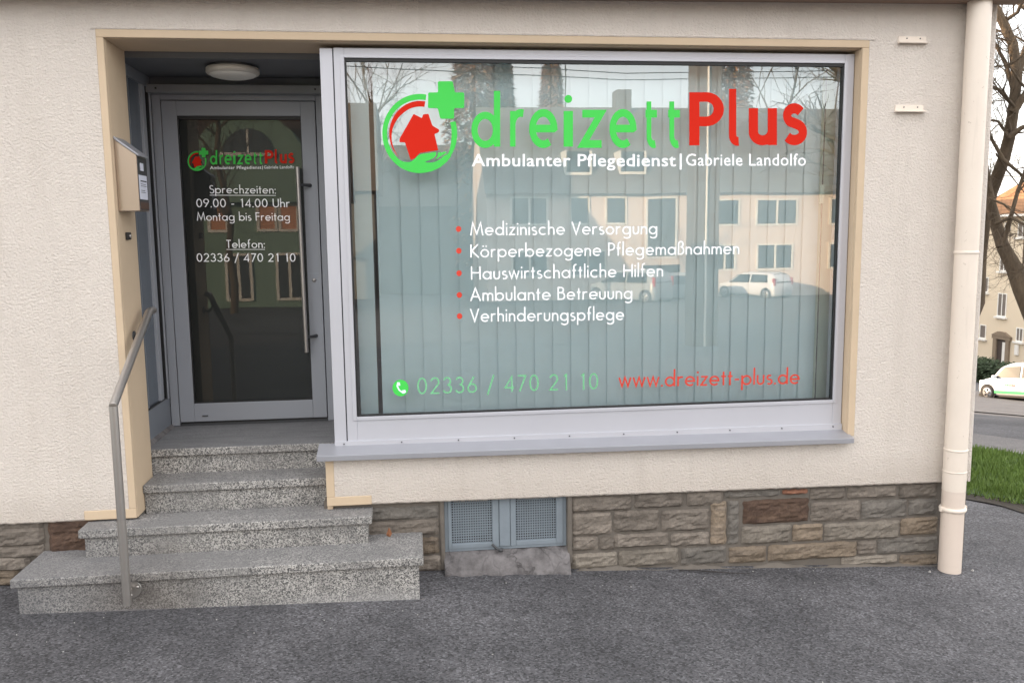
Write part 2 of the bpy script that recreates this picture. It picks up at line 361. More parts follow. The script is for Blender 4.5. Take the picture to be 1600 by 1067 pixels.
def box(name, m, parent, *a, bevel=0):
    return MB().box(*a).build(name, m, parent, bevel)

# ------------------------------------------------------------------ terrain
TP = [(5.6, -.24), (7.7, -.38), (11.3, -.82), (12.5, -.91), (15, -1.19), (38, -4.93), (48, -5.98), (60, -7.4), (120, -9), (3000, -14)]
def gz(x, y):
    xc = min(max(x, -6), 3.2)
    z = -.098-.03*xc if xc < 0 else -.098-.045*xc
    if xc < 0: z = -.098-.024*xc
    s = max(0, (x-3.2)*.592+(y+.0)*.806) if x > 3.0 else 0
    t = 5.6+s
    for (a, za), (b, zb) in zip(TP, TP[1:]):
        if t <= b: z += za+(zb-za)*(t-a)/(b-a)+.24; break
    if y < -6: z += .05*max(y+6, -60)
    return z
def axis_lines():
    L = [-1500, -400, -150, -80, -60, -50, -40, -30, -24, -18, -14, -11, -9, -8, -7, -6]
    a = -5.5
    while a < 14: L.append(a); a += .35
    a = 14
    while a < 60: L.append(a); a += 2
    return L+[70, 90, 130, 250, 600, 1500]
XL = axis_lines()
mb = MB(); n = len(XL)
mb.add([(x, y, gz(x, y)+(.004*noise.noise(Vector((x*1.7, y*1.7, 0))) if abs(x) < 12 and abs(y) < 12 else 0)) for y in XL for x in XL],
       [(j*n+i, j*n+i+1, (j+1)*n+i+1, (j+1)*n+i) for j in range(n-1) for i in range(n-1)], True)
tag(mb.build('ground', M['asphalt']), kind='structure')
DU = Vector((.592, .806, 0)); DV = Vector((.806, -.592, 0)); P0 = Vector((3.2, 0, 0))
def sheet(name, m, s0, s1, w0, w1, lift, edge=0, ns=24, nw=24, skew=0):
    mb = MB(); v = []
    for i in range(ns+1):
        for j in range(nw+1):
            s = s0+(s1-s0)*i/ns; wv = w0+(w1-w0)*j/nw
            s2 = s+skew*wv
            if edge and i in (0,): s2 += edge*noise.noise(Vector((wv*2.3, s, 3)))+.4*edge*noise.noise(Vector((wv*9, s, 3)))
            p = P0+DU*s2+DV*wv
            v.append((p.x, p.y, gz(p.x, p.y)+lift))
    mb.add(v, [(i*(nw+1)+j, i*(nw+1)+j+1, (i+1)*(nw+1)+j+1, (i+1)*(nw+1)+j) for i in range(ns) for j in range(nw)], True)
    return tag(mb.build(name, m), kind='structure')
sheet('lawn', M['grassbase'], 2.15, 5.75, -2.6, 3.2, .012, .12, 24, 60, -.35)
sheet('pavement', M['pave'], 5.75, 7.0, -6, 8, .016, 0, 8, 20, -.35)
tag(sheet('road', M['road'], 13, 42, -20, 30, .02, 0, 30, 30, -.1))
M['soil'] = simple('dark_soil', (.035, .028, .02), .95, var=.6, vs_=9, bump=.02, bs=22)
sheet('soil_edge', M['soil'], 1.90, 2.35, -2.6, 3.2, .007, .22, 10, 60, -.35)
# grass blades
mb = MB(); rg = random.Random(3)
for k in range(26000):
    s = 2.1+3.65*rg.random()**1.1; wv = -1.1+2.6*rg.random(); s2 = s-.35*wv
    p = P0+DU*s2+DV*wv
    if s < 2.3+.12*noise.noise(Vector((wv*2.3, 2.15, 3)))+.05*rg.random(): 
        if rg.random() < .6: continue
    z = gz(p.x, p.y)+.008; h = .03+.05*rg.random()+.03*noise.noise(Vector((p.x*2, p.y*2, 0))); a = rg.random()*PI; b = .004+.004*rg.random(); lx, ly = rg.gauss(0, .02), rg.gauss(0, .02)
    mb.add([(p.x-b*math.cos(a), p.y-b*math.sin(a), z), (p.x+b*math.cos(a), p.y+b*math.sin(a), z), (p.x+lx, p.y+ly, z+max(.015, h))], [(0, 1, 2)])
tag(mb.build('grass', M['grass'], fixn=False), 'short green grass of the lawn behind the downpipe', 'grass', kind='stuff')

# ------------------------------------------------------------------ the shop building
B = thing('shop_building', 'cream rendered shop building on a rough stone plinth with recessed entrance', 'building', (0, 0, 0))
XR = 3.335; TOPZ = 5.2
xl0, xr0, xl1, xr1 = -1.545, 2.566, -1.508, 2.524       # opening trim outer / inner
zt0, zt1 = 2.842, 2.800
def rag(mb, x0, x1, zf, h=.045, y0=0, y1=.05):          # ragged plaster drip edge
    n = max(2, int((x1-x0)/.018)); v = []; rr = random.Random(int(x0*1000))
    for i in range(n+1):
        x = x0+(x1-x0)*i/n; zb = zf(x); j = .0035*noise.noise(Vector((x*25, 1, 0)))+.003*noise.noise(Vector((x*70, 5, 0)))
        v += [(x, y0, zb+h), (x, y0-.001+.003*noise.noise(Vector((x*40, 9, 0))), zb+.008+j), (x, y0+.006, zb+j), (x, y1, zb+j+.002)]
    f = []
    for i in range(n):
        for k in range(3): a = i*4+k; f.append((a, a+4, a+5, a+1))
    mb.add(v, f)
zpl = lambda x: .3145-.010*(x+.242)      # bottom edge of the render
zll = lambda x: .300
W = MB()
def wq(x0, x1, z0, z1): W.add([(x0, 0, z0), (x1, 0, z0), (x1, 0, z1), (x0, 0, z1)], [(0, 1, 2, 3)])
def wq4(x0, x1, za, zb, z1): W.add([(x0, 0, za), (x1, 0, zb), (x1, 0, z1), (x0, 0, z1)], [(0, 1, 2, 3)])
rag(W, -14, -1.777, zll); wq(-14, -1.777, .345, TOPZ); wq(-1.777, xl0, .355, TOPZ); wq(xl0, xr0, zt0, TOPZ)
wq4(xr0, XR-.03, zpl(xr0)+.045, zpl(XR)+.045, TOPZ)
rag(W, -.255, XR-.03, zpl)
wq4(-.255, xr0, zpl(-.255)+.045, zpl(xr0)+.045, .60); wq(-.455, -.255, .368, .60)
# rounded corner at the right, side and back
q = []
for i in range(7):
    a = PI/2*i/6; q.append((XR-.03+.03*math.sin(a), .03-.03*math.cos(a)))
for (xa, ya), (xb, yb) in zip(q, q[1:]):
    W.add([(xa, ya, zpl(XR)+.045), (xb, yb, zpl(XR)+.045), (xb, yb, TOPZ), (xa, ya, TOPZ)], [(0, 1, 2, 3)], True)
    W.add([(xa, ya, zpl(XR)), (xb, yb, zpl(XR)), (xb, yb, zpl(XR)+.045), (xa, ya, zpl(XR)+.045)], [(0, 1, 2, 3)])
W.add([(XR, .03, zpl(XR)), (XR, 16, zpl(XR)), (XR, 16, TOPZ), (XR, .03, TOPZ), (-14, 16, TOPZ), (-14, 16, -.5), (XR, 16, -.5), (-14, 0, -.5), (-14, 0, TOPZ)],
      [(0, 1, 2, 3), (1, 6, 5, 4, 2), (5, 7, 8, 4)])
wall = W.build('wall', M['plaster'], B, fixn=False)
MB().add([(-14.3, -.3, TOPZ), (XR+.3, -.3, TOPZ), (XR+.3, 16.3, TOPZ), (-14.3, 16.3, TOPZ), (-14.3, 8, 7.2), (XR+.3, 8, 7.2)],
         [(0, 1, 5, 4), (2, 3, 4, 5), (1, 2, 5), (3, 0, 4), (0, 3, 2, 1)]).build('roof', M['roofgrey'], B)
# canopy edge running over the window, its underside just above the picture
_a, _b = onY(820, -9, -.16), onY(1500, -2, -.16)
zc = lambda x: _a.z+(_b.z-_a.z)*(x-_a.x)/(_b.x-_a.x)
MB().add([(-2.5, .01, zc(-2.5)+.012), (XR+.1, .01, zc(XR+.1)+.012), (XR+.1, -.16, zc(XR+.1)), (-2.5, -.16, zc(-2.5)),
          (-2.5, .01, 3.3), (XR+.1, .01, 3.3), (XR+.1, -.16, 3.25), (-2.5, -.16, 3.25)],
         [(0, 1, 2, 3), (4, 7, 6, 5), (3, 2, 6, 7), (0, 3, 7, 4), (1, 5, 6, 2)]).build('fascia_board', M['soffit'], B)
# beige trim: flat band on the facade and reveals
T = MB(); yt = -.003
def tq(x0, x1, z0, z1, y=yt, y1=.02): T.box(x0, x1, y, y1, z0, z1)
tq(xl0, xl1, .355, zt1); tq(xl0, xr0, zt1+.0, zt0)
tq(xr1, xr0, .592, zt1)
tq(-1.777, xl1, .303, .355)
tq(-.5, -.455, .368, .60); tq(-.5, -.255, .316, .368)
# left reveal, soffit, right reveal, inner lining of the wall beneath the window
T.box(-1.60, xl1+.0005, .02, .317, .30, zt1); T.box(-1.60, xr1, .02, .317, zt1-.003, zt0+.1)
T.box(xr1-.001, xr0+.02, .02, .16, .6, zt1)
T.box(-.50, -.47, .02, .20, .25, .60)
T.build('opening_trim', M['trim'], B, .004)
# ragged paint line above the trim
mb = MB()
x = xl0-.02
while x < xr0+.012:
    x2 = x+.02; z = zt0+.004*noise.noise(Vector((x*6, 0, 0))); 
    mb.add([(x, -.0045, zt0-.002), (x2, -.0045, zt0-.002), (x2, -.0075, zt0+.004+.003*noise.noise(Vector((x2*14, 0, 0)))), (x, -.0075, zt0+.004+.003*noise.noise(Vector((x*14, 0, 0)))),
            (x2, 0, zt0+.012), (x, 0, zt0+.012)], [(0, 1, 2, 3), (3, 2, 4, 5)])
    x = x2
mb.build('plaster_lip', M['plaster'], B, fixn=False)
# structural core behind the facade (keeps light out of the rooms)
C_ = MB()
C_.box(-14, -1.62, .06, .4, .2, 5.1); C_.box(-1.6, 3.3, .12, .4, 2.92, 5.1); C_.box(2.60, 3.3, .06, .4, .2, 2.92)
C_.box(-.46, 3.3, .14, .4, .30, .60)
C_.build('masonry_core', M['room'], B)

# interiors
R_ = MB()
R_.add([(-.40, .42, .55), (2.9, .42, .55), (2.9, 4, .55), (-.40, 4, .55), (-.40, .42, 2.95), (2.9, .42, 2.95), (2.9, 4, 2.95), (-.40, 4, 2.95)],
       [(0, 1, 2, 3), (4, 7, 6, 5), (3, 2, 6, 7), (0, 3, 7, 4), (1, 5, 6, 2)])
R_.build('shop_room', M['room'], B)
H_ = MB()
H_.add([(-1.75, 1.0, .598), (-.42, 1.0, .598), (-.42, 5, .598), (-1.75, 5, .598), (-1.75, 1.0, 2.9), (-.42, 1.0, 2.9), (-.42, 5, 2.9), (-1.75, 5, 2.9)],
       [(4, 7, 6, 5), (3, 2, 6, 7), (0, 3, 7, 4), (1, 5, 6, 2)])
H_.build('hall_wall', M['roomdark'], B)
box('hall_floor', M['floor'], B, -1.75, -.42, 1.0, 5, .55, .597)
box('inner_door', M['darkgrey'], B, -1.25, -.8, 4.9, 4.97, .6, 2.5, bevel=.01)

# ------------------------------------------------------------------ stone plinth
box('plinth_mortar', M['mortar'], B, -.52, .134, .034, .14, -1.2, .33)
box('plinth_mortar', M['mortar'], B, .862, XR-.012, .034, 15.9, -2.6, .33)
box('plinth_mortar', M['mortar'], B, -14, -1.51, .034, .30, -1.2, .32)
box('plinth_mortar', M['mortar'], B, .134, .862, .034, .14, -1.2, -.03)
def stone_obj(x0, x1, z0, z1, m, d=.020, seed=0, round_=.012):
    nx = max(5, int((x1-x0)/.020)); nz_ = max(5, int((z1-z0)/.014)); rr = random.Random(seed)
    v = []; cx, cz = (x0+x1)/2, (z0+z1)/2; g = .003
    for j in range(nz_+1):
        for i in range(nx+1):
            a, b = i/nx, j/nz_; ex = min(a, 1-a)*(x1-x0); ez = min(b, 1-b)*(z1-z0); e = min(ex, ez)
            k = min(1, e/.009)
            y = .034-d*(.25+.75*k)-.013*k*noise.noise(Vector((x0*3+a*(x1-x0)*8, seed, b*(z1-z0)*22)))-.009*k*noise.noise(Vector((a*(x1-x0)*30, seed+4, b*(z1-z0)*52)))
            X = x0+g+(x1-x0-2*g)*a; Z = z0+g+(z1-z0-2*g)*b
            if i in (0, nx) or j in (0, nz_):
                y = .034-d*.2
                X += .009*noise.noise(Vector((seed, b*5, a*6))); Z += .009*noise.noise(Vector((a*7, seed, b*5)))
            if (i in (0, nx)) and (j in (0, nz_)): X += (.003 if X < cx else -.003); Z += (.003 if Z < cz else -.003)
            v.append((X, y, Z))
    f = [(j*(nx+1)+i, j*(nx+1)+i+1, (j+1)*(nx+1)+i+1, (j+1)*(nx+1)+i) for j in range(nz_) for i in range(nx)]
    per = [i for i in range(nx+1)]+[j*(nx+1)+nx for j in range(1, nz_+1)]+[nz_*(nx+1)+i for i in range(nx-1, -1, -1)]+[j*(nx+1) for j in range(nz_-1, 0, -1)]
    o = len(v); v += [(v[i][0], .05, v[i][2]) for i in per]
    f += [(per[k], o+k, o+(k+1) % len(per), per[(k+1) % len(per)]) for k in range(len(per))]
    mb = MB(); mb.add(v, f, False)
    return mb.build('stone', m, B, fixn=True)
G, BR, DK, BL, RD, PA = (M[k] for k in ('st_grey', 'st_brown', 'st_dark', 'st_blue', 'st_red', 'st_pale'))
# pixel boxes read off the photograph, met with the plinth plane y = 0.02
SA = [ # crop A: px = 1000+u/3.137, py = 740+v/3.137
 (-25, 95, 217, 170, G), (232, 90, 410, 160, G), (415, 85, 692, 118, BL), (700, 76, 828, 104, RD), (836, 70, 1012, 130, G), (1020, 62, 1262, 122, G), (1275, 50, 1462, 122, G),
 (-128, 180, 96, 285, G), (106, 175, 342, 282, G), (350, 135, 426, 350, BR), (432, 135, 487, 350, BL), (508, 125, 830, 245, DK), (840, 135, 1084, 236, G), (1090, 128, 1312, 222, BL), (1322, 125, 1462, 206, BL),
 (-128, 292, 144, 362, G), (152, 288, 342, 357, G), (500, 254, 744, 345, PA), (750, 247, 900, 334, BR), (906, 236, 1276, 326, PA), (1282, 214, 1462, 302, BR),
 (-104, 370, 192, 455, PA), (203, 360, 426, 446, BL), (438, 356, 622, 440, BR), (630, 340, 1066, 422, BR), (1070, 327, 1162, 400, G), (1170, 314, 1462, 392, BL),
 (990, 402, 1266, 445, PA), (1276, 396, 1462, 455, BR)]
SB = [ # crop B: px = 570+u/3.5556, py = 740+v/3.5556
 (1146, 130, 1486, 212, G), (1150, 218, 1376, 345, G), (1152, 350, 1300, 430, G), (1304, 350, 1400, 428, G), (1150, 440, 1408, 528, PA), 
 (-20, 185, 416, 262, BL), (-20, 262, 416, 352, G), (230, 356, 416, 452, BR), (230, 456, 430, 545, G)]
ss = 0
for lst, ox, oy, k in ((SA, 1000, 740, 3.137), (SB, 570, 740, 3.5556)):
    for a, b, c, d, m in lst:
        ss += 1
        p0 = onY(ox+a/k, oy+b/k, .02); p1 = onY(ox+c/k, oy+d/k, .02)
        pm = onY(ox+(a+c)/2/k, oy+b/k, .02); pn = onY(ox+(a+c)/2/k, oy+d/k, .02)
        stone_obj(p0.x, p1.x, pn.z, min(pm.z, .325), m, .012 if m in (BL,) else .018, ss)
SL = [(-200, 150, 440, 330, G), (455, 100, 1000, 385, DK), (-200, 338, 440, 445, G), (-200, 450, 300, 572, G), (-200, 578, 200, 720, BR)]
for a, b, c, d, m in SL:
    ss += 1
    p0 = onY(a/6.275, 800+b/6.275, .02); p1 = onY(c/6.275, 800+d/6.275, .02)
    stone_obj(p0.x, min(p1.x, -1.52), p1.z, p0.z if b > 200 else .315, m, .022, ss)
for k, (x0, z0, z1) in enumerate([(-2.9, .2, .31), (-2.95, .06, .19), (-3.2, -.1, .05)]):
    stone_obj(x0, -2.32, z0, z1, [G, BR, G][k], .02, 200+k)
# rough mortar foot
mb = MB(); v = []; nn_ = 90
for i in range(nn_+1):
    x = .9+(XR-.04-.9)*i/nn_; z = gz(x, 0); r = .012+.012*noise.noise(Vector((x*9, 2, 0)))
    v += [(x, .03, z+.004+.03*noise.noise(Vector((x*4, 7, 0)))+.012*noise.noise(Vector((x*26, 7, 0)))), (x, .01-r, z+.002), (x, -.01-r, z-.02)]
mb.add(v, [(i*3+k, i*3+3+k, i*3+4+k, i*3+1+k) for i in range(nn_) for k in range(2)], True)
mb.build('mortar_foot', M['mortar'], B, fixn=False)

# ------------------------------------------------------------------ basement window
cw = MB()
def frame(mb, x0, x1, z0, z1, t_, y0, y1, tb=None):
    tb = tb or t_
    mb.box(x0, x0+t_, y0, y1, z0, z1); mb.box(x1-t_, x1, y0, y1, z0, z1)
    mb.box(x0+t_, x1-t_, y0+.0005, y1, z0, z0+tb); mb.box(x0+t_, x1-t_, y0+.0005, y1, z1-t_, z1)
frame(cw, .146, .852, -.005, .345, .022, .055, .11)
cwo = cw.build('basement_window', M['cellar'], B, .003)
for x0, x1, g0, g1 in ((.166, .458, .186, .420), (.524, .832, .556, .792)):
    s_ = MB(); z0, z1, gz0, gz1 = .012, .34, .040, .325
    s_.box(x0, g0, .05, .08, z0, z1); s_.box(g1, x1, .05, .08, z0, z1); s_.box(g0, g1, .0505, .08, z0, gz0); s_.box(g0, g1, .0505, .08, gz1, z1)
    s_.build('sash', M['cellar'], cwo, .003)
    g_ = MB(); nxx = 17; nzz = 19
    for i in range(nxx+1):
        xx = g0+(g1-g0)*i/nxx; g_.box(xx-.0028, xx+.0028, .060, .0625, gz0, gz1)
    for i in range(nzz+1):
        zz = gz0+(gz1-gz0)*i/nzz; g_.box(g0, g1, .0595, .063, zz-.0028, zz+.0028)
    tag(g_.build('grille', M['cellar'], cwo), kind='stuff')
    MB().add([(g0+.014, .078, gz0+.035), (g1-.03, .078, gz0+.035), (g1-.014, .082, gz1-.05), (g0+.012, .082, gz1-.05)], [(0, 1, 2, 3)]).build('inner_pane', simple('dusty_pane', (.055, .07, .08), .5, var=.3, vs_=9), cwo)
    box('upper_strip', simple('pale_strip', (.38, .33, .29), .7), cwo, g0+.02, g1-.02, .083, .088, gz1-.052, gz1-.03)  # pale strip across the top of the grille opening
    box('dark_backing', M['black'], cwo, g0-.01, g1+.01, .10, .105, gz0-.01, gz1+.01)
box('mullion', M['cellar'], cwo, .460, .522, .045, .10, .015, .34, bevel=.004)
mb = MB(); mb.tube([(.415, .035, .035), (.44, .02, .012), (.468, .018, .0)], [.008, .007, .006], 8); mb.lathe((.462, .02, .003), [(0, -.012), (.013, -.008), (.013, .008), (0, .012)], 10)
mb.build('latch', M['darkgrey'], cwo)
# sloping cement ledge and broken concrete patch
v = []; mb = MB()
nn_ = 120
for i in range(nn_+1):
    x = .140+(.86-.140)*i/nn_; zg = gz(x, 0); e = .018*noise.noise(Vector((x*6, 3, 0)))+.01*noise.noise(Vector((x*23, 8, 0)))
    for yy, zz in ((.11, .0), (.05, -.008), (.02, -.035+.3*e), (-.005, -.05+.6*e), (-.035+e, zg+.018+.4*e), (-.050+1.6*e, zg+.008), (-.054+1.6*e, zg-.02)): v.append((x, yy+.006*noise.noise(Vector((x*26, zz*40, 4))), zz+.007*2*noise.noise(Vector((x*16, yy*22, 0)))+.006*noise.noise(Vector((x*60, yy*70, 9)))))
mb.add(v, [(i*7+k, i*7+k+7, i*7+k+8, i*7+k+1) for i in range(nn_) for k in range(6)], True)
mb.build('concrete_ledge', M['concrete'], B)
box('window_jamb', M['mortar'], B, .852, .880, .012, .14, -.1, .32, bevel=.008); box('window_jamb', M['mortar'], B, .120, .146, .02, .14, -.1, .32, bevel=.008)

# ------------------------------------------------------------------ shop window
YF = .070
F_ = MB()
F_.box(-.380, -.325, YF, .16, .635, 2.78); F_.box(2.462, 2.519, YF, .16, .635, 2.78)
F_.box(-.325, 2.462, YF+.0004, .16, .635, .795); F_.box(-.325, 2.462, YF+.0004, .16, 2.733, 2.78)
SW = F_.build('shop_window', M['alu'], B, .003)
fr = MB()   # raised glazing bead
frame(fr, -.346, 2.480, .778, 2.748, .020, YF-.006, YF+.02); fr.build('glazing_bead', M['alu'], SW, .002)
sg = MB(); frame(sg, -.326, 2.462, .797, 2.731, .010, YF+.004, YF+.03); 
sg.box(-.325, 2.461, YF+.0036, YF+.03, 2.712, 2.7285); sg.build('rubber_seal', M['black'], SW)
box('post', M['alu'], SW, -.451, -.386, YF-.004, .93, .62, 2.776, bevel=.003)
box('joint_strip', M['darkgrey'], SW, -.3865, -.3795, YF+.006, .10, .63, 2.776)
MB().add([(-.316, YF+.018, .806), (2.452, YF+.018, .806), (2.452, YF+.018, 2.715), (-.316, YF+.018, 2.715)], [(0, 1, 2, 3)]).build('glass', M['glass'], SW)
# sill
SI = MB(); zsl = lambda x: .618-.008*(x+.538)
x0, x1 = -.540, 2.537
SI.add([(x0, -.055, zsl(x0)-.002), (x1, -.055, zsl(x1)-.002), (x1, YF+.02, zsl(x1)+.032), (x0, YF+.02, zsl(x0)+.032),
        (x0, -.055, zsl(x0)-.032), (x1, -.055, zsl(x1)-.032), (x1, -.045, zsl(x1)-.032), (x0, -.045, zsl(x0)-.032), (x1, YF+.02, zsl(x1)-.01), (x0, YF+.02, zsl(x0)-.01)],
       [(0, 1, 2, 3), (4, 5, 1, 0), (4, 7, 6, 5), (7, 9, 8, 6), (1, 5, 6, 8, 2), (0, 3, 9, 7, 4)])
SIo = SI.build('window_sill', M['sillm'], B, .002)
li = MB(); li.add([(-.451, YF-.012, .628), (2.519, YF-.012, .604), (2.519, YF-.012, .652), (-.451, YF-.012, .664), (-.451, YF+.005, .664), (2.519, YF+.005, .652)], [(0, 1, 2, 3), (3, 2, 5, 4)])
li.build('sill_lip', M['alu'], SIo)
for k in range(10):
    x = -.40+k*.318
    MB().lathe((x, YF-.015, .650-.004*(x+.4)), [(.004, -.002), (.0045, .003)], 8, 'y').build('screw', M['darkgrey'], SIo)

# ------------------------------------------------------------------ vertical blind
VB = thing('vertical_blind', 'teal grey vertical slat blind hanging behind the shop window', 'blind', (1.07, .22, 2.7))
YB = .235; x = 2.375; k = 0; xs_ = []
while x > -.20:
    xs_.append(x); x -= .1077
xs_.append(-.128)
for x in xs_:
    a = math.radians(6+2*noise.noise(Vector((x*9, 0, 0)))); hw = .060
    if x < -.03: a = math.radians(12)
    c, s_ = math.cos(a)*hw, math.sin(a)*hw; v = []
    for i in range(5):
        q = -1+i/2; b = .003*(1-q*q); v += [(x+c*q, YB+s_*q-b, .70), (x+c*q+.003*noise.noise(Vector((x*5, 1, 0))), YB+s_*q-b, 2.80)]
    o = MB().add(v, [(2*i, 2*i+2, 2*i+3, 2*i+1) for i in range(4)], True).build('slat', M['blind'], None, fixn=False); reparent(o, VB)
for x, a, m in ((-.262, 10, 'blind'), (2.462, 6, 'blind2')):
    a = math.radians(a); c, s_ = math.cos(a)*.05, math.sin(a)*.05
    o = MB().add([(x-c, YB-s_, .70), (x+c, YB+s_, .70), (x+c, YB+s_, 2.8), (x-c, YB-s_, 2.8)], [(0, 1, 2, 3)]).build('slat', M[m], None, fixn=False); reparent(o, VB)
reparent(MB().box(-.32, 2.50, YB-.03, YB+.03, 2.80, 2.83).build('head_rail', M['white']), VB)
reparent(MB().tube([(2.405, .17, 2.75), (2.402, .17, 1.6), (2.400, .17, .78)], .003, 6).build('cord', M['darkgrey']), VB)
reparent(MB().box(2.388, 2.412, .16, .18, 1.95, 2.06).build('cord_weight', M['blind2'], None, .004), VB)

# ------------------------------------------------------------------ entrance recess
YD = .925
box('recess_ceiling', M['ceil'], B, -1.60, -.40, .317, YD+.06, 2.765, 2.80)
box('ceiling_batten', simple('dark_batten', (.22, .225, .23), .5), B, -1.56, -.452, YD-.09, YD-.004, 2.665, 2.715, bevel=.004)
box('recess_lintel', M['ceil'], B, -1.60, -.40, YD-.02, YD+.1, 2.70, 2.77)
for x in (-1.50, -.56): MB().lathe((x, YD-.092, 2.69), [(.006, -.002), (.006, .004)], 8, 'y').build('screw_cap', M['black'], B)
SD = MB()  # left side panel with a narrow window
X0, X1 = -1.60, -1.552
SD.box(X0, X1, .318, .38, .60, 2.765); SD.box(X0, X1, .38, .905, .60, .80); SD.box(X0, X1, .38, .905, 2.70, 2.765); SD.box(X0, X1, .86, .905, .80, 2.70)
SDo = SD.build('side_panel', M['sidepaint'], B, .003)
box('side_glass', simple('grey_side_glass', (.10, .12, .145), .12, spec=.7), SDo, X0, X1-.018, .38, .86, .80, 2.70)
box('side_mullion', M['doorpaint'], SDo, X0, X1-.002, .735, .80, .80, 2.70, bevel=.003)
box('side_joint', M['black'], SDo, X0, X1+.001, .838, .856, .79, 2.70)
box('side_bead', M['doorpaint'], SDo, X0, X1+.006, .86, .885, .79, 2.70, bevel=.002)
box('side_bead', M['sidepaint'], SDo, X0, X1-.006, .50, .507, .80, 2.70)
box('side_joint', M['black'], SDo, X0, X1+.0006, .40, .86, .795, .803)
MB().add([(-1.552, .32, .60), (-1.552, .91, .60), (-1.552, .91, .618), (-1.552, .32, .622), (-1.532, .91, .597), (-1.530, .32, .597)], [(3, 2, 4, 5)]).build('mortar_fillet', M['concrete'], SDo)
DF = MB()
DF.box(-1.556, -1.504, YD, YD+.07, .60, 2.69); DF.box(-.570, -.45, YD, YD+.07, .60, 2.69); DF.box(-1.504, -.570, YD+.0005, YD+.07, 2.635, 2.69)
DFo = DF.build('door_frame', M['doorpaint'], B, .003)
box('door_gap', M['black'], DFo, -1.504, -.570, YD+.03, YD+.05, .60, 2.636)
box('threshold', M['darkgrey'], DFo, -1.504, -.570, YD+.004, YD+.06, .597, .612)
box('weather_strip', M['black'], DFo, -1.498, -.576, YD+.006, YD+.03, .612, .624)
L_ = MB(); lx0, lx1, lz0, lz1 = -1.499, -.575, .624, 2.630; gx0, gx1, gz0_, gz1_ = -1.410, -.664, .742, 2.541
y0, y1 = YD-.006, YD+.05
L_.box(lx0, gx0, y0, y1, lz0, lz1); L_.box(gx1, lx1, y0, y1, lz0, lz1); L_.box(gx0, gx1, y0+.0005, y1, lz0, gz0_); L_.box(gx0, gx1, y0+.0005, y1, gz1_, lz1)
DR = L_.build('front_door', M['doorpaint'], B, .003)
sg = MB(); frame(sg, gx0-.001, gx1+.001, gz0_-.001, gz1_+.001, .007, YD+.002, YD+.04); sg.box(gx0, gx1, YD+.0022, YD+.04, gz1_-.022, gz1_-.005); sg.build('door_seal', M['black'], DR)
MB().add([(gx0, YD+.012, gz0_), (gx1, YD+.012, gz0_), (gx1, YD+.012, gz1_), (gx0, YD+.012, gz1_)], [(0, 1, 2, 3)]).build('door_glass', M['doorglass'], DR)
MB().tube([(-.690, .862, 2.225), (-.682, .862, 1.062)], .0125, 16).build('pull_handle', M['steel'], DR)
for z in (2.115, 1.160):
    x = -.685
    MB().tube([(x, .862, z), (x+.045, .885, z), (x+.062, YD-.004, z)], [.008, .009, .012], 10).build('handle_bracket', M['darkgrey'], DR)
MB().lathe((-.622, YD-.006, 1.518), [(0, -.006), (.012, -.006), (.013, 0)], 20, 'y').build('lock', M['steel'], DR)
MB().box(-.6235, -.6205, YD-.0135, YD-.012, 1.510, 1.524).build('keyhole', M['black'], DR)
box('lock_plate', simple('plate_edge', (.34, .38, .44), .4), DR, -.660, -.590, YD-.0075, YD-.006, 1.560, 1.563)
box('drain_cap', M['darkgrey'], DR, -1.362, -1.325, YD-.012, YD-.005, .657, .665, bevel=.002)
# things seen dimly in the hall behind the door glass
t_ = thing('hall_console', 'dim dark console cabinet standing in the hall behind the door glass', 'cabinet', (-.8, 1.9, .6))
reparent(MB().box(-1.02, -.60, 1.8, 2.2, .60, 1.30).build('cabinet_body', simple('dark_cabinet', (.05, .052, .06), .4), None, .01), t_)
reparent(MB().box(-1.04, -.58, 1.78, 2.22, 1.301, 1.33).build('cabinet_top', simple('cabinet_top_wood', (.16, .10, .07), .5), None, .005), t_)
t_ = thing('white_counter', 'pale white counter panel dimly visible behind the door glass at right', 'counter', (-.75, 3.2, 2.2))
pa_, pb_ = onY(392, 333, 3.2), onY(474, 378, 3.2)
reparent(MB().box(pa_.x, pb_.x, 3.2, 3.26, pb_.z, pa_.z).build('panel', M['white']), t_)
t_ = thing('floor_lamp', 'thin floor lamp in the dark hall, left behind the door glass', 'lamp', (-1.25, 1.7, .6))
reparent(MB().tube([(-1.25, 1.7, .62), (-1.25, 1.7, 1.15)], .012, 10).build('stem', M['steel']), t_)
reparent(MB().lathe((-1.25, 1.7, .6), [(0, 0), (.12, 0), (.12, .015), (.02, .03), (0, .03)], 24).build('base', M['darkgrey']), t_)
reparent(MB().lathe((-1.25, 1.7, 1.12), [(.02, 0), (.05, .02), (.07, .12), (.05, .14)], 24).build('shade', M['white']), t_)

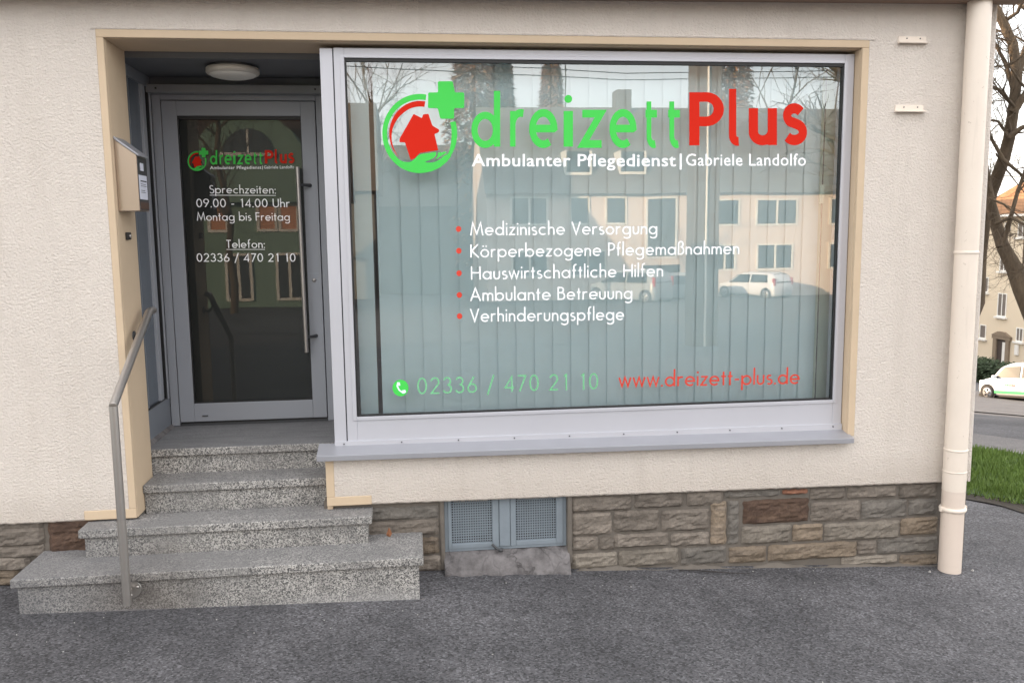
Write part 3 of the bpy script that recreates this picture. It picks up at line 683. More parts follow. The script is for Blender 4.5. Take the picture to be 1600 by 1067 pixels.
# ------------------------------------------------------------------ steps
ST = thing('entrance_steps', 'four washed concrete steps climbing to the recessed shop door', 'steps', (-1, -.1, -.08))
SP = [(-.368, .136, -2.010, .020), (-.134, .2926, -1.765, -.252), (.118, .446, -1.5075, -.5005), (.323, .597, -1.5525, -.456)]
TH = .046
for k, (yf, z, xa, xb) in enumerate(SP):
    mb = MB(); back = [.034, .10, .40, YD+.03][k]
    if k == 2: xa, xb = -1.507, -.501
    if k == 3:
        pts = [(-1.507, yf), (-.501, yf), (-.501, .30), (-.501, .36), (-.452, .36), (-.452, back), (-1.552, back), (-1.552, .3185), (-1.507, .3185)]
        pts = [(-1.507, yf), (-.501, yf), (-.452, yf+.001), (-.452, back), (-1.552, back), (-1.552, yf+.001)]
    else: pts = [(xa, yf), (xb, yf), (xb, back), (xa, back)]
    n_ = len(pts)
    mb.add([(x, y, z-TH) for x, y in pts]+[(x, y, z) for x, y in pts], [list(range(n_))[::-1], list(range(n_, 2*n_))]+[(i, (i+1) % n_, (i+1) % n_+n_, i+n_) for i in range(n_)])
    o = mb.build('tread', M['landing'] if k == 3 else M['step'], None, .007, seg=3); reparent(o, ST)
    ins = .022 if k < 2 else .0
    zb = SP[k-1][1] if k else -.5
    o = MB().box(xa+ins+.002, xb-ins-.002, yf+.020, [.033, .09, .39, .5][k], zb-(.02 if k else 0), z-TH-.003).build('riser', M['step'], None, .004); reparent(o, ST)
# cement wedge filling the right edge of the upper treads against the wall and a smear at the foot of the lowest riser
mb = MB(); v = []
for i in range(61):
    x = -2.0+2.02*i/60; z = gz(x, -.35); e = noise.noise(Vector((x*4, 0, 5)))
    e2 = max(-.012, .022*noise.noise(Vector((x*1.7, 3, 5)))+.008*noise.noise(Vector((x*19, 3, 5)))); v += [(x, -.3488, z+e2), (x, -.3500-.004*max(0, e), z+e2-.004), (x, -.362-.012*max(0, e), z-.006)]
mb.add(v, [(i*3+k, i*3+k+3, i*3+k+4, i*3+k+1) for i in range(60) for k in range(2)], True)
reparent(mb.build('cement_foot', M['concrete'], None, fixn=False), ST)

# ------------------------------------------------------------------ handrail
HR = thing('handrail', 'brushed steel handrail bent up from the lowest step towards the left reveal', 'handrail', (-1.443, -.42, 0))
px_ = -1.443
reparent(MB().tube([(px_, -.425, .000), (px_, -.425, 1.000)], .0205, 20).build('post', M['steel']), HR)
reparent(MB().tube([(px_, -.425, 1.000), (px_, -.418, 1.006), (px_, .220, 1.392), (px_, .245, 1.398), (px_, .300, 1.398)], .0205, 20).build('rail', M['steel']), HR)
reparent(MB().tube([(px_, -.425, .055), (px_, -.372, .055)], .010, 12).build('spacer', M['steel']), HR)
fl = MB().lathe((px_+.006, -.350, .052), [(.043, -.012), (.045, -.010), (.045, 0)], 28, 'y').build('flange', M['steel']); reparent(fl, HR)
for a in (20, 140, 260):
    o = MB().lathe((px_+.006+.031*math.cos(math.radians(a)), -.364, .052+.031*math.sin(math.radians(a))), [(0, -.005), (.005, -.005), (.007, 0)], 10, 'y').build('bolt', M['steel']); reparent(o, HR)
reparent(MB().tube([(-1.507, .150, 1.275), (-1.47, .130, 1.262), (px_, .10, 1.315)], .007, 8).build('wall_arm', M['darkgrey']), HR)
reparent(MB().lathe((-1.5075, .150, 1.275), [(.026, 0), (.026, .005), (0, .007)], 20, 'x').build('wall_rosette', M['darkgrey']), HR)

# ------------------------------------------------------------------ letterbox on the left reveal
LB = thing('letterbox', 'brushed steel letterbox with notices hanging on the left door reveal', 'letterbox', (-1.505, .12, 1.94))
x0, x1, ya, yb_ = -1.5065, -1.400, .042, .200
mb = MB().prism([(x0, 1.939), (x1, 1.939), (x1, 2.225), (x0, 2.305)], ya, yb_)
reparent(mb.build('box_body', M['steel_warm'], None, .002), LB)
mb = MB().prism([(x0, 2.306), (x1+.012, 2.218), (x1+.012, 2.228), (x0, 2.320)], ya-.006, yb_+.006)
reparent(mb.build('lid', M['sillm'], None, .002), LB)
reparent(MB().box(x1+.0005, x1+.003, ya+.004, yb_-.004, 1.945, 2.215).build('front_plate', M['darkgrey']), LB)
reparent(MB().box(x1+.0034, x1+.0045, ya+.006, yb_-.02, 2.00, 2.125).build('notice', M['paper']), LB)
for k, (z, yy) in enumerate([(2.092, .17), (2.078, .155), (2.068, .165), (2.045, .14), (2.035, .15)]):
    reparent(MB().box(x1+.0048, x1+.0052, .07, yy, z, z+(.006 if k == 0 else .0025)).build('printed_line', M['ink']), LB)
reparent(MB().box(x1+.0034, x1+.0045, .08, .135, 2.148, 2.188).build('name_label', M['paper']), LB)
reparent(MB().box(x1+.0034, x1+.0045, ya+.006, yb_-.01, 1.950, 1.985).build('lower_strip', simple('brown_strip', (.10, .06, .045), .5)), LB)
hk = thing('door_bell', 'small black bell fitting on the beige left reveal below the letterbox', 'bell', (-1.505, .14, 1.81))
reparent(MB().box(-1.5065, -1.490, .120, .170, 1.79, 1.83).build('bell_box', M['black'], None, .004), hk)
reparent(MB().lathe((-1.4895, .145, 1.81), [(.010, 0), (.010, .004), (0, .006)], 14, 'x').build('button', M['steel']), hk)

# ------------------------------------------------------------------ ceiling lamp
CL = thing('ceiling_lamp', 'round white flush ceiling lamp above the shop door', 'lamp', (-.975, .50, 2.765))
c = (-.985, .52, 2.765)
reparent(MB().lathe(c, [(.128, 0), (.128, -.018)], 48).build('lamp_base', M['darkgrey']), CL)
reparent(MB().lathe(c, [(.142, -.014), (.147, -.020), (.147, -.040), (.140, -.048), (.128, -.050)], 48).build('lamp_rim', M['lampmetal']), CL)
reparent(MB().lathe(c, [(.130, -.048), (.120, -.058), (.09, -.066), (.045, -.071), (0, -.072)], 48).build('diffuser', M['white']), CL)

# ------------------------------------------------------------------ downpipe
DP = thing('downpipe', 'cream painted downpipe standing at the right corner of the facade', 'downpipe', (3.155, -.075, -.25))
PX = lambda z: 3.160-.0016*(z-1.5)
def pseg(z0, z1, r, m, nm, n=40):
    o = MB().tube([(PX(z0), -.078, z0), (PX((z0+z1)/2), -.078, (z0+z1)/2), (PX(z1), -.078, z1)], r, n).build(nm, M[m]); reparent(o, DP)
pseg(.50, 3.3, .0625, 'pipe', 'upper_pipe'); pseg(.26, .50, .0645, 'pipe', 'sleeve'); pseg(-.262, .26, .0635, 'pipe2', 'foot_pipe')
for z, r, h in ((1.66, .0665, .010), (.505, .0665, .008), (.375, .0665, .006)):
    reparent(MB().lathe((PX(z), -.078, z), [(r-.004, -h), (r, -h*.6), (r, h*.6), (r-.004, h)], 40).build('collar', M['pipe']), DP)
reparent(MB().lathe((PX(.145), -.078, .145), [(.064, -.013), (.072, -.010), (.076, 0), (.072, .010), (.064, .013)], 40).build('foot_ring', M['pipe']), DP)
reparent(MB().lathe((PX(-.26), -.078, -.262), [(.066, -.02), (.068, .0), (.066, .01)], 40).build('rust_ring', simple('dark_pipe_foot', (.05, .035, .03), .9)), DP)
for s_ in (-1, 1): reparent(MB().box(PX(.145)+s_*.075-.008, PX(.145)+s_*.075+.012, -.088, -.068, .130, .160).build('clamp_ear', M['pipe'], None, .004), DP)
reparent(MB().box(PX(1.66)-.012, PX(1.66)+.012, -.02, .0, 1.65, 1.67).build('wall_bracket', M['pipe']), DP)

# small ledges left of the pipe
for k, (pa, pb, lab) in enumerate((((1403, 60), (1446, 68), 'small cream metal bracket screwed to the wall, upper of two by the downpipe'),
                                   ((1398, 167), (1442, 175), 'small cream metal bracket screwed to the wall, lower of two by the downpipe'))):
    a, b = onY(*pa, 0), onY(*pb, 0); zb = (onY(pa[0], pb[1], 0).z+b.z)/2; zt = zb+.036
    r_ = thing('wall_bracket', lab, 'bracket', ((a.x+b.x)/2, 0, zb), 'brackets on the facade beside the downpipe')
    reparent(MB().box(a.x, b.x, -.006, 0.002, zb, zt).build('back_plate', M['pipe'], None, .0015), r_)
    reparent(MB().box(a.x-.004, b.x+.004, -.030, -.006, zb-.004, zb+.003).build('ledge', M['pipe'], None, .001), r_)
    for u in (.3, .78): reparent(MB().lathe((a.x+(b.x-a.x)*u, -.006, zt-.012), [(.004, -.002), (.004, .001)], 8, 'y').build('screw', M['darkgrey']), r_)

# ------------------------------------------------------------------ lettering
def arc(cx, cy, rx, ry, a0, a1, n=None):
    n = n or max(4, int(abs(a1-a0)/12)); return [(cx+rx*math.cos(math.radians(a0+(a1-a0)*i/n)), cy+ry*math.sin(math.radians(a0+(a1-a0)*i/n))) for i in range(n+1)]
O = lambda cx, cy, rx, ry: arc(cx, cy, rx, ry, 0, 360, 32)
XH = .62
def GLY():
    c = (.31, .31, .265, .27); g = {}
    g['o'] = ([O(*c)], .62); g['a'] = ([O(*c), [(.585, 0), (.585, XH)]], .64); g['d'] = ([O(*c), [(.585, 0), (.585, 1.1)]], .64)
    g['b'] = ([O(.33, .31, .265, .27), [(.05, 0), (.05, 1.1)]], .64); g['p'] = ([O(.33, .31, .265, .27), [(.05, -.33), (.05, XH)]], .64)
    g['g'] = ([O(*c), [(.585, XH)]+arc(.33, -.09, .255, .2, 0, -150)], .64)
    g['c'] = ([arc(.32, .31, .27, .27, 48, 312)], .56); g['e'] = ([[(.05, .31), (.575, .31)]+arc(.31, .31, .265, .27, 4, 318)], .62)
    g['n'] = ([[(.05, 0), (.05, XH)], arc(.24, .38, .19, .195, 180, 0)+[(.43, 0)]], .48)
    g['m'] = ([[(.05, 0), (.05, XH)], arc(.22, .38, .17, .195, 180, 0)+[(.39, 0)], arc(.56, .38, .17, .195, 180, 0)+[(.73, 0)]], .78)
    g['h'] = ([[(.05, 0), (.05, 1.1)], arc(.24, .38, .19, .195, 180, 0)+[(.43, 0)]], .48)
    g['u'] = ([[(.05, XH)]+arc(.24, .235, .19, .2, 180, 360)+[(.43, XH)]], .48)
    g['r'] = ([[(.05, 0), (.05, XH)], arc(.25, .36, .2, .22, 175, 62)], .36)
    g['s'] = ([arc(.2, .455, .14, .13, 45, 265)+arc(.2, .175, .155, .145, 80, -140)[1:]], .38)
    g['i'] = ([[(.05, 0), (.05, XH)], O(.05, .86, .035, .035)], .10); g['l'] = ([[(.05, 0), (.05, 1.1)]], .10)
    g['t'] = ([[(.14, 0), (.14, .88)], [(0, .575), (.29, .575)]], .29); g['f'] = ([[(.13, 0)]+[(.13, .85)]+arc(.28, .87, .15, .16, 180, 75)[1:], [(0, .575), (.29, .575)]], .32)
    g['k'] = ([[(.05, 0), (.05, 1.1)], [(.40, XH), (.10, .31), (.45, 0)]], .46)
    g['v'] = ([[(.02, XH), (.22, .03), (.42, XH)]], .44); g['w'] = ([[(.02, XH), (.19, .05), (.37, XH), (.55, .05), (.72, XH)]], .74)
    g['z'] = ([[(.04, .575), (.40, .575), (.04, .045), (.42, .045)]], .44)
    g['ö'] = ([O(*c), O(.2, .84, .03, .03), O(.42, .84, .03, .03)], .62)
    g['ß'] = ([[(.05, 0), (.05, .82)]+arc(.22, .84, .17, .2, 180, 0)[1:]+arc(.22, .82, .17, .2, 0, -80)[1:]+arc(.22, .33, .22, .28, 85, -115)[1:]], .46)
    g['M'] = ([[(.03, 0), (.17, .97), (.46, .12), (.75, .97), (.89, 0)]], .92); g['V'] = ([[(.02, 1), (.32, .04), (.62, 1)]], .64)
    g['K'] = ([[(.05, 0), (.05, 1)], [(.55, 1), (.10, .5), (.60, 0)]], .6); g['P'] = ([[(.05, 0), (.05, .955), (.2, .955)]+arc(.24, .70, .24, .255, 90, -90)+[(.05, .445)]], .5)
    g['H'] = ([[(.05, 0), (.05, 1)], [(.65, 0), (.65, 1)], [(.05, .52), (.65, .52)]], .7); g['A'] = ([[(.02, 0), (.37, .97), (.72, 0)], [(.14, .33), (.60, .33)]], .74)
    g['B'] = ([[(.05, 0), (.05, .955), (.22, .955)]+arc(.24, .755, .19, .2, 90, -90)+[(.05, .55)], [(.24, .55)]+arc(.27, .30, .24, .25, 90, -90)+[(.05, .045)]], .54)
    g['S'] = ([arc(.26, .735, .19, .22, 40, 260)+arc(.26, .27, .22, .24, 80, -150)[1:]], .5)
    g['U'] = ([[(.05, 1)]+arc(.31, .3, .26, .26, 180, 360)+[(.57, 1)]], .62); g['T'] = ([[(0, .95), (.5, .95)], [(.25, 0), (.25, .95)]], .5)
    g['F'] = ([[(.05, 0), (.05, .955), (.46, .955)], [(.05, .52), (.44, .52)]], .48)
    g['0'] = ([O(.29, .5, .235, .455)], .58); g['1'] = ([[(.16, .86), (.30, .955), (.30, 0)]], .44)
    g['2'] = ([arc(.28, .71, .22, .245, 165, -35)+[(.06, .045), (.52, .045)]], .56)
    g['3'] = ([arc(.26, .735, .19, .22, 160, -90), arc(.26, .28, .23, .24, 90, -160)], .54)
    g['4'] = ([[(.44, 0), (.44, .93), (.04, .25), (.56, .25)]], .58); g['7'] = ([[(.05, .955), (.50, .955), (.14, 0)]], .54)
    g['6'] = ([O(.28, .29, .235, .245), [(.40, .98), (.085, .42)]], .56); g['9'] = ([O(.28, .71, .235, .245), [(.16, .02), (.475, .58)]], .56)
    g['/'] = ([[(.02, -.15), (.40, 1.05)]], .42); g['-'] = ([[(.02, .36), (.30, .36)]], .32); g['.'] = ([O(.06, .05, .03, .03)], .12); g[':'] = ([O(.06, .05, .03, .03), O(.06, .52, .03, .03)], .12)
    g['|'] = ([[(.05, -.15), (.05, 1.1)]], .1); g[' '] = ([], .26)
    # humanist letters of the big logo
    g['D'] = ([O(.31, .34, .25, .295), [(.585, 0), (.585, 1.13)]], .64)
    g['R'] = ([[(.05, 0), (.05, .67)], arc(.27, .40, .22, .235, 178, 72)], .38)
    g['E'] = ([[(.06, .34), (.54, .34)]+arc(.31, .34, .245, .295, 2, 304)], .60)
    g['I'] = ([[(.06, 0), (.06, .67)]], .12); g['Z'] = ([[(.04, .62), (.46, .62), (.06, .05), (.48, .05)]], .5)
    g['Y'] = ([[(.11, .85), (.11, .2)]+arc(.26, .2, .15, .155, 180, 290)[1:], [(0, .62), (.36, .62)]], .38)
    g['L'] = ([[(.09, 1.13), (.09, .22)]+arc(.22, .2, .13, .12, 180, 280)[1:]], .3)
    return g
GL = GLY()
def ribbon(mb, pts, h, y, tx):
    cl = (Vector(pts[0])-Vector(pts[-1])).length < 1e-4 and len(pts) > 3
    P = [Vector(p) for p in pts]
    if cl: P = P[:-1]
    n = len(P)
    if cl and all((p-P[0]).length < .14 for p in P):      # dot
        c = sum(P, Vector((0, 0)))/n; k = max(h*1.25, .05)/max((P[0]-c).length, 1e-6)
        mb.add([tx(c+(p-c)*k, y) for p in P], [list(range(n))]); return
    L, Rr = [], []
    for i in range(n):
        a = P[(i-1) % n] if (cl or i) else None; b = P[(i+1) % n] if (cl or i < n-1) else None
        d1 = (P[i]-a).normalized() if a is not None else None; d2 = (b-P[i]).normalized() if b is not None else None
        if d1 is None: d1 = d2
        if d2 is None: d2 = d1
        n1 = Vector((-d1.y, d1.x)); n2 = Vector((-d2.y, d2.x)); m = n1+n2
        m = m.normalized() if m.length > 1e-4 else n1; k = 1/max(.36, m.dot(n1))
        L.append(P[i]+m*h*k); Rr.append(P[i]-m*h*k)
    v = [tx(p, y-.0003*i/n) for i, p in enumerate(L)]+[tx(p, y-.0003*i/n) for i, p in enumerate(Rr)]
    mb.add(v, [(i, (i+1) % n, n+(i+1) % n, n+i) for i in range(n if cl else n-1)])
def layout(txt, sp):
    x = 0; out = []
    for ch in txt:
        st, a = GL[ch]; out.append((x, st)); x += a+sp
    return out, x-sp
def stroke_text(name, txt, pl, pr, cap, Y, m, parent, wt=.1, sp=.13, dy=0, under=None):
    """pl, pr: photo pixels of the baseline's two ends, cap: cap height in photo pixels"""
    a, b = onY(*pl, Y), onY(*pr, Y); top = onY(pl[0], pl[1]-cap, Y); ch = top.z-a.z
    out, w_ = layout(txt, sp); mb = MB(); k = 0
    ex = (b.x-a.x)/w_; dz = (b.z-a.z)
    for x, st in out:
        for s_ in st:
            k += 1
            ribbon(mb, s_, wt/2, Y-.00012*(k % 4), lambda p, y, x=x: (a.x+(x+p.x)*ex, y, a.z+dz*(x+p.x)/w_+p.y*ch))
    if under:
        u = -under; mb.add([(a.x, Y-.0006, a.z+u*ch), (b.x, Y-.0006, b.z+u*ch), (b.x, Y-.0006, b.z+(u-.07)*ch), (a.x, Y-.0006, a.z+(u-.07)*ch)], [(0, 1, 2, 3)])
    return mb.build(name, m, parent, fixn=False)
def glyph_at(mb, ch, x0, x1, yb, capz, wt, Y, F, k=0, capx=None):
    """one letter stretched to a pixel box; F maps photo px to the print's px"""
    st, adv = GL[ch]; xs = [p[0] for s_ in st for p in s_]; lo, hi = min(xs), max(xs)
    if ch == 'I': lo, hi = .06-.05, .06+.05
    if hi-lo < .02: lo -= .05; hi += .05
    def tx(p, y):
        u = (p.x-(lo-wt/2))/((hi+wt/2)-(lo-wt/2)) if ch != 'I' else (p.x-lo)/(hi-lo)
        q = F(x0+u*(x1-x0), yb-p.y*capz); w_ = onY(q[0], q[1], y); return (w_.x, w_.y, w_.z)
    for i, s_ in enumerate(st): ribbon(mb, s_, wt/2, Y-.00012*((i+k) % 4), tx)
def poly(mb, pts, Y, F):
    v = []
    for p in pts: q = F(*p); w_ = onY(q[0], q[1], Y); v.append((w_.x, w_.y, w_.z))
    mb.add(v, [list(range(len(v)))])
def rounded(pts, r, n=4):
    out = []; N = len(pts)
    for i in range(N):
        p = Vector(pts[i]); a = Vector(pts[i-1]); b = Vector(pts[(i+1) % N]); da = (a-p); db = (b-p)
        ra = min(r, da.length/2.2, db.length/2.2); pa = p+da.normalized()*ra; pb = p+db.normalized()*ra
        for j in range(n+1):
            t_ = j/n; q = pa*(1-t_)**2+p*2*t_*(1-t_)+pb*t_*t_; out.append((q.x, q.y))
    return out
def font_text(name, body, p0, p1, base0, cap, Y, m, parent, off, F):
    cu = bpy.data.curves.new(name, 'FONT'); cu.size = 1; cu.offset = off; cu.space_character = 1.05; cu.resolution_u = 3
    o = bpy.data.objects.new(name, cu); COL.objects.link(o)
    def grab(b):
        cu.body = b; o.update_tag(); bpy.context.view_layer.update(); dg = bpy.context.evaluated_depsgraph_get()
        return bpy.data.meshes.new_from_object(o.evaluated_get(dg))
    mb = MB()
    for q in range(len(body)):            # letter by letter, so that neighbours never cut holes into each other
        if body[q] == ' ': continue
        full = max(v.co.x for v in grab(body[:q+1]).vertices); m1 = grab(body[q]); dx = full-max(v.co.x for v in m1.vertices)
        mb.add([(v.co.x+dx, v.co.y, 0) for v in m1.vertices], [list(p.vertices) for p in m1.polygons])
    bpy.data.objects.remove(o); me = bpy.data.meshes.new(name); me.from_pydata(mb.v, [], mb.f)
    xs = [v.co.x for v in me.vertices]; lo, hi = min(xs), max(xs)
    capu = .727
    for v in me.vertices:
        u = (v.co.x-lo)/(hi-lo); q = F(p0+(p1-p0)*u, base0-v.co.y/capu*cap); w_ = onY(q[0], q[1], Y); v.co = w_
    bm = bmesh.new(); bm.from_mesh(me); bm.verts.ensure_lookup_table(); seen = set(); k = 0     # a hair of depth between letters
    for v in bm.verts:
        if v in seen: continue
        st = [v]; seen.add(v); k += 1
        while st:
            q = st.pop(); q.co.y -= .00015*(k % 3)
            for e in q.link_edges:
                r_ = e.other_vert(q)
                if r_ not in seen: seen.add(r_); st.append(r_)
    bm.to_mesh(me); bm.free()
    me.materials.append(m); o = bpy.data.objects.new(name, me); COL.objects.link(o); o.parent = parent; return o
def logo(parent, Y, F, sub_off=1):
    # ring and hand, cross, house, arc, in photo pixels of the large print (crop scale 5.93, origin 580,110)
    cp = lambda L: [(580+a/5.93, 110+b/5.93) for a, b in L]
    g = MB()
    ring_o = [(450+347*math.cos(math.radians(a)), 587-367*math.sin(math.radians(a))) for a in range(80, 301, 5)]
    ring_i = [(452+305*math.cos(math.radians(a)), 585-312*math.sin(math.radians(a))) for a in range(80, 301, 5)]
    n_ = len(ring_o)
    v = []
    for p in cp(ring_o)+cp(ring_i): q = F(*p); v.append(tuple(onY(q[0], q[1], Y)))
    g.add(v, [(i, i+1, n_+i+1, n_+i) for i in range(n_-1)])
    ro = [(450+347*math.cos(math.radians(a)), 587-367*math.sin(math.radians(a))) for a in range(-62, 20, 4)]
    ri = [(450+(347-52*min(1, (a+70)/60))*math.cos(math.radians(a)), 587-(367-30)*math.sin(math.radians(a))) for a in range(-62, 20, 4)]
    n_ = len(ro); v = []
    for p in cp(ro)+cp(ri): q = F(*p); v.append(tuple(onY(q[0], q[1], Y-.0002)))
    g.add(v, [(i, i+1, n_+i+1, n_+i) for i in range(n_-1)])
    poly(g, cp([(232, 800), (262, 832), (300, 848), (350, 852), (385, 838), (420, 805), (445, 783), (480, 773), (540, 768), (585, 757), (602, 760), (600, 790), (580, 812), (545, 832), (500, 848), (515, 856), (560, 856), (600, 846),
                (640, 822), (680, 788), (715, 772), (742, 780), (738, 800), (700, 850), (640, 900), (560, 938), (450, 950), (340, 930), (250, 860)]), Y-.0003, F)
    poly(g, cp([(618, 765), (640, 758), (655, 765), (675, 752), (690, 760), (712, 760), (680, 775), (640, 800), (610, 820), (590, 830), (612, 800)]), Y-.0004, F)
    poly(g, rounded(cp([(617, 103), (755, 103), (775, 207), (862, 207), (862, 352), (768, 352), (768, 450), (640, 450), (618, 352), (526, 352), (528, 207), (620, 207)]), 2.6), Y-.0005, F)
    g.build('logo_green', M['green'], parent, fixn=False)
    r_ = MB()
    poly(r_, rounded(cp([(393, 405), (470, 445), (480, 410), (530, 404), (566, 512), (630, 552), (626, 575), (586, 592), (622, 742), (545, 752), (450, 768), (405, 815), (366, 834), (312, 668), (262, 668), (262, 636)]), 1.6), Y-.0006, F)
    ao = [(452+285*math.cos(math.radians(a)), 587-302*math.sin(math.radians(a))) for a in range(80, 228, 5)]
    ai = [(452+(285-48*min(1, (228-a)/95))*math.cos(math.radians(a)), 587-(302-52*min(1, (228-a)/95))*math.sin(math.radians(a))) for a in range(80, 228, 5)]
    n_ = len(ao); v = []
    for p in cp(ao)+cp(ai): q = F(*p); v.append(tuple(onY(q[0], q[1], Y-.0001)))
    r_.add(v, [(i, i+1, n_+i+1, n_+i) for i in range(n_-1)])
    r_.build('logo_red', M['red'], parent, fixn=False)
    d = MB(); k = 0
    for ch, a, b in (('D', 736.5, 781.5), ('R', 797, 822), ('E', 826.5, 871), ('I', 883, 893), ('Z', 905, 945), ('E', 952, 994.5), ('Y', 1005, 1030), ('Y', 1040.5, 1066)):
        k += 1; glyph_at(d, ch, a, b, 229.5, 83 if ch != 'D' else 77, .145, Y-.0006, F, k)
    poly(d, [(888+6*math.cos(q*PI/10), 155+6.2*math.sin(q*PI/10)) for q in range(20)], Y-.0002, F)
    d.build('brand_lettering', M['green'], parent, fixn=False)
    p_ = MB()
    GL['q1'] = ([[(.09, 0), (.09, .91), (.28, .91)]+arc(.30, .68, .22, .23, 90, -90)+[(.09, .45)]], .6)
    GL['q2'] = ([[(.09, .67), (.09, .24)]+arc(.27, .24, .18, .155, 180, 330)[1:]+[(.46, .22)], [(.46, 0), (.46, .67)]], .5)
    GL['q3'] = ([arc(.24, .50, .16, .125, 30, 262)+arc(.24, .215, .19, .14, 80, -145)[1:]], .44)
    glyph_at(p_, 'q1', 1077, 1131, 227.5, 83, .18, Y-.0006, F); glyph_at(p_, 'L', 1139, 1160, 227.5, 78, .18, Y-.0006, F, 1)
    glyph_at(p_, 'q2', 1170, 1214, 227, 86, .18, Y-.0006, F, 2); glyph_at(p_, 'q3', 1223.5, 1261, 226, 90, .18, Y-.0006, F, 3)
    p_.build('brand_lettering', M['red'], parent, fixn=False)
    font_text('subtitle_lettering', 'Ambulanter Pflegedienst', 737, 1056, 260, 20, Y, M['textwhite'], parent, .011, F)
    font_text('subtitle_lettering', '|', 1062, 1065, 259, 20, Y, M['textwhite'], parent, .0, F)
    font_text('subtitle_lettering', 'Gabriele Landolfo', 1072, 1259, 259, 19.5, Y, M['textwhite'], parent, .004, F)
YT = YF+.014
logo(SW, YT, lambda x, y: (x, y))
for i, (tx_, pl, pr) in enumerate([('Medizinische Versorgung', (735, 368), (1027, 366)), ('Körperbezogene Pflegemaßnahmen', (735, 402.5), (1155, 397)), ('Hauswirtschaftliche Hilfen', (736, 437), (1036, 432)),
                                   ('Ambulante Betreuung', (735, 470.5), (988, 467)), ('Verhinderungspflege', (735, 503), (975, 500))]):
    stroke_text('service_lettering', tx_, pl, pr, 20.5, YT, M['textwhite'], SW, .10)
    c = (716.5+.4*i, [358, 392, 427, 461, 494][i]); b_ = MB(); poly(b_, [(c[0]+4.2*math.cos(q*PI/8), c[1]+4.6*math.sin(q*PI/8)) for q in range(16)], YT, lambda x, y: (x, y)); b_.build('bullet', M['redtext'], SW, fixn=False)
stroke_text('phone_lettering', '02336 / 470 21 10', (652, 616), (935, 608), 26, YT, M['greentext'], SW, .085, .17)
stroke_text('web_lettering', 'www.dreizett-plus.de', (967, 605), (1249, 599.5), 24.5, YT, M['redtext'], SW, .105, .12)
ic = MB()
cpi = lambda a, b: (590+a/4.3243, 570+b/4.3243)
cx, cy = 155, 156
ri, ro = [], []
poly(ic, [cpi(cx+54*math.cos(q*PI/16), cy+56*math.sin(q*PI/16)) for q in range(32)], YT, lambda x, y: (x, y)); ic.build('phone_icon', M['green'], SW, fixn=False)
ih = MB(); ribbon_pts = [(138, 120), (132, 142), (146, 170), (170, 188), (188, 182)]
def txp(p, y): q = cpi(p.x, p.y); return tuple(onY(q[0], q[1], y))
ribbon(ih, ribbon_pts, 5, YT-.0006, txp)
poly(ih, [cpi(*p) for p in ((132, 116), (150, 118), (154, 138), (142, 142), (130, 138))], YT-.0008, lambda x, y: (x, y)); poly(ih, [cpi(*p) for p in ((166, 172), (186, 168), (194, 184), (178, 194), (166, 190))], YT-.0008, lambda x, y: (x, y))
ih.build('handset_icon', M['blind'], SW, fixn=False)
# door print
YP = YD+.009
logo(DR, YP, lambda x, y: (293+(x-597)*.2515, 256.6+(y-229)*.2515-(x-900)*.0018))
stroke_text('hours_lettering', 'Sprechzeiten:', (327.5, 302.3), (431, 302.8), 12.6, YP, M['textwhite'], DR, .11, under=.2)
stroke_text('hours_lettering', '09.00 - 14.00 Uhr', (307, 324), (453, 324), 13.2, YP, M['textwhite'], DR, .11)
stroke_text('hours_lettering', 'Montag bis Freitag', (308, 345), (453, 345), 13, YP, M['textwhite'], DR, .11)
stroke_text('hours_lettering', 'Telefon:', (354, 387.5), (414, 387.5), 12.5, YP, M['textwhite'], DR, .11, under=.16)
stroke_text('hours_lettering', '02336 / 470 21 10', (307.5, 409), (462, 409), 13, YP, M['textwhite'], DR, .11)

# ------------------------------------------------------------------ ground details
lf = MB(); c = Vector((-.165, -.03, .137))
P = [(-.010, 0, .003), (-.016, -.006, .012), (-.008, .004, .03), (0, .002, .052), (.010, -.004, .035), (.016, .004, .014), (.006, -.012, .001)]
lf.add([c+Vector(p) for p in P]+[c+Vector((0, -.008, .018))], [(7, i, (i+1) % 7) for i in range(7)])
tag(lf.build('dry_leaf', M['leaf']), 'curled brown dry leaf lying on the right end of the lowest step', 'leaf')
tw = MB()
pts = [onY(x, y, -.06) for x, y in ((1060, 883), (1085, 884), (1110, 888), (1130, 894), (1155, 895))]
pts = []
for i, (x, y) in enumerate(((1.50, -.04), (1.60, -.055), (1.70, -.075), (1.78, -.10), (1.90, -.11))): pts.append((x, y, gz(x, y)+.012+.003*(i % 2)))
tw.tube(pts, [.003, .004, .0035, .003, .002], 6)
tag(tw.build('twig', M['twig']), 'thin dark twig lying on the asphalt along the stone plinth', 'twig')
rg = random.Random(5); gr = MB()
for k in range(90):
    if rg.random() < .6: x = rg.uniform(-2, 3.6); y = -rg.random()**2*.25-.02 if x > .05 else -.38-rg.random()**2*.3
    else: x = rg.uniform(-2.4, 3.6); y = rg.uniform(-1.8, -.1) if x > .05 else rg.uniform(-1.8, -.4)
    s_ = rg.uniform(.0015, .0042); z = gz(x, y)+.004
    gr.add([(x+s_*rg.uniform(.6, 1.4)*a, y+s_*b*rg.uniform(.6, 1.4), z+s_*c) for a, b, c in ((1, 0, 0), (-1, .3, 0), (0, -1, 0), (.2, 1, 0), (0, 0, 1.2))], [(0, 3, 4), (3, 1, 4), (1, 2, 4), (2, 0, 4)])
tag(gr.build('grit', M['litter'], fixn=False), 'pale grit scattered over the asphalt by the wall', 'grit', kind='stuff')
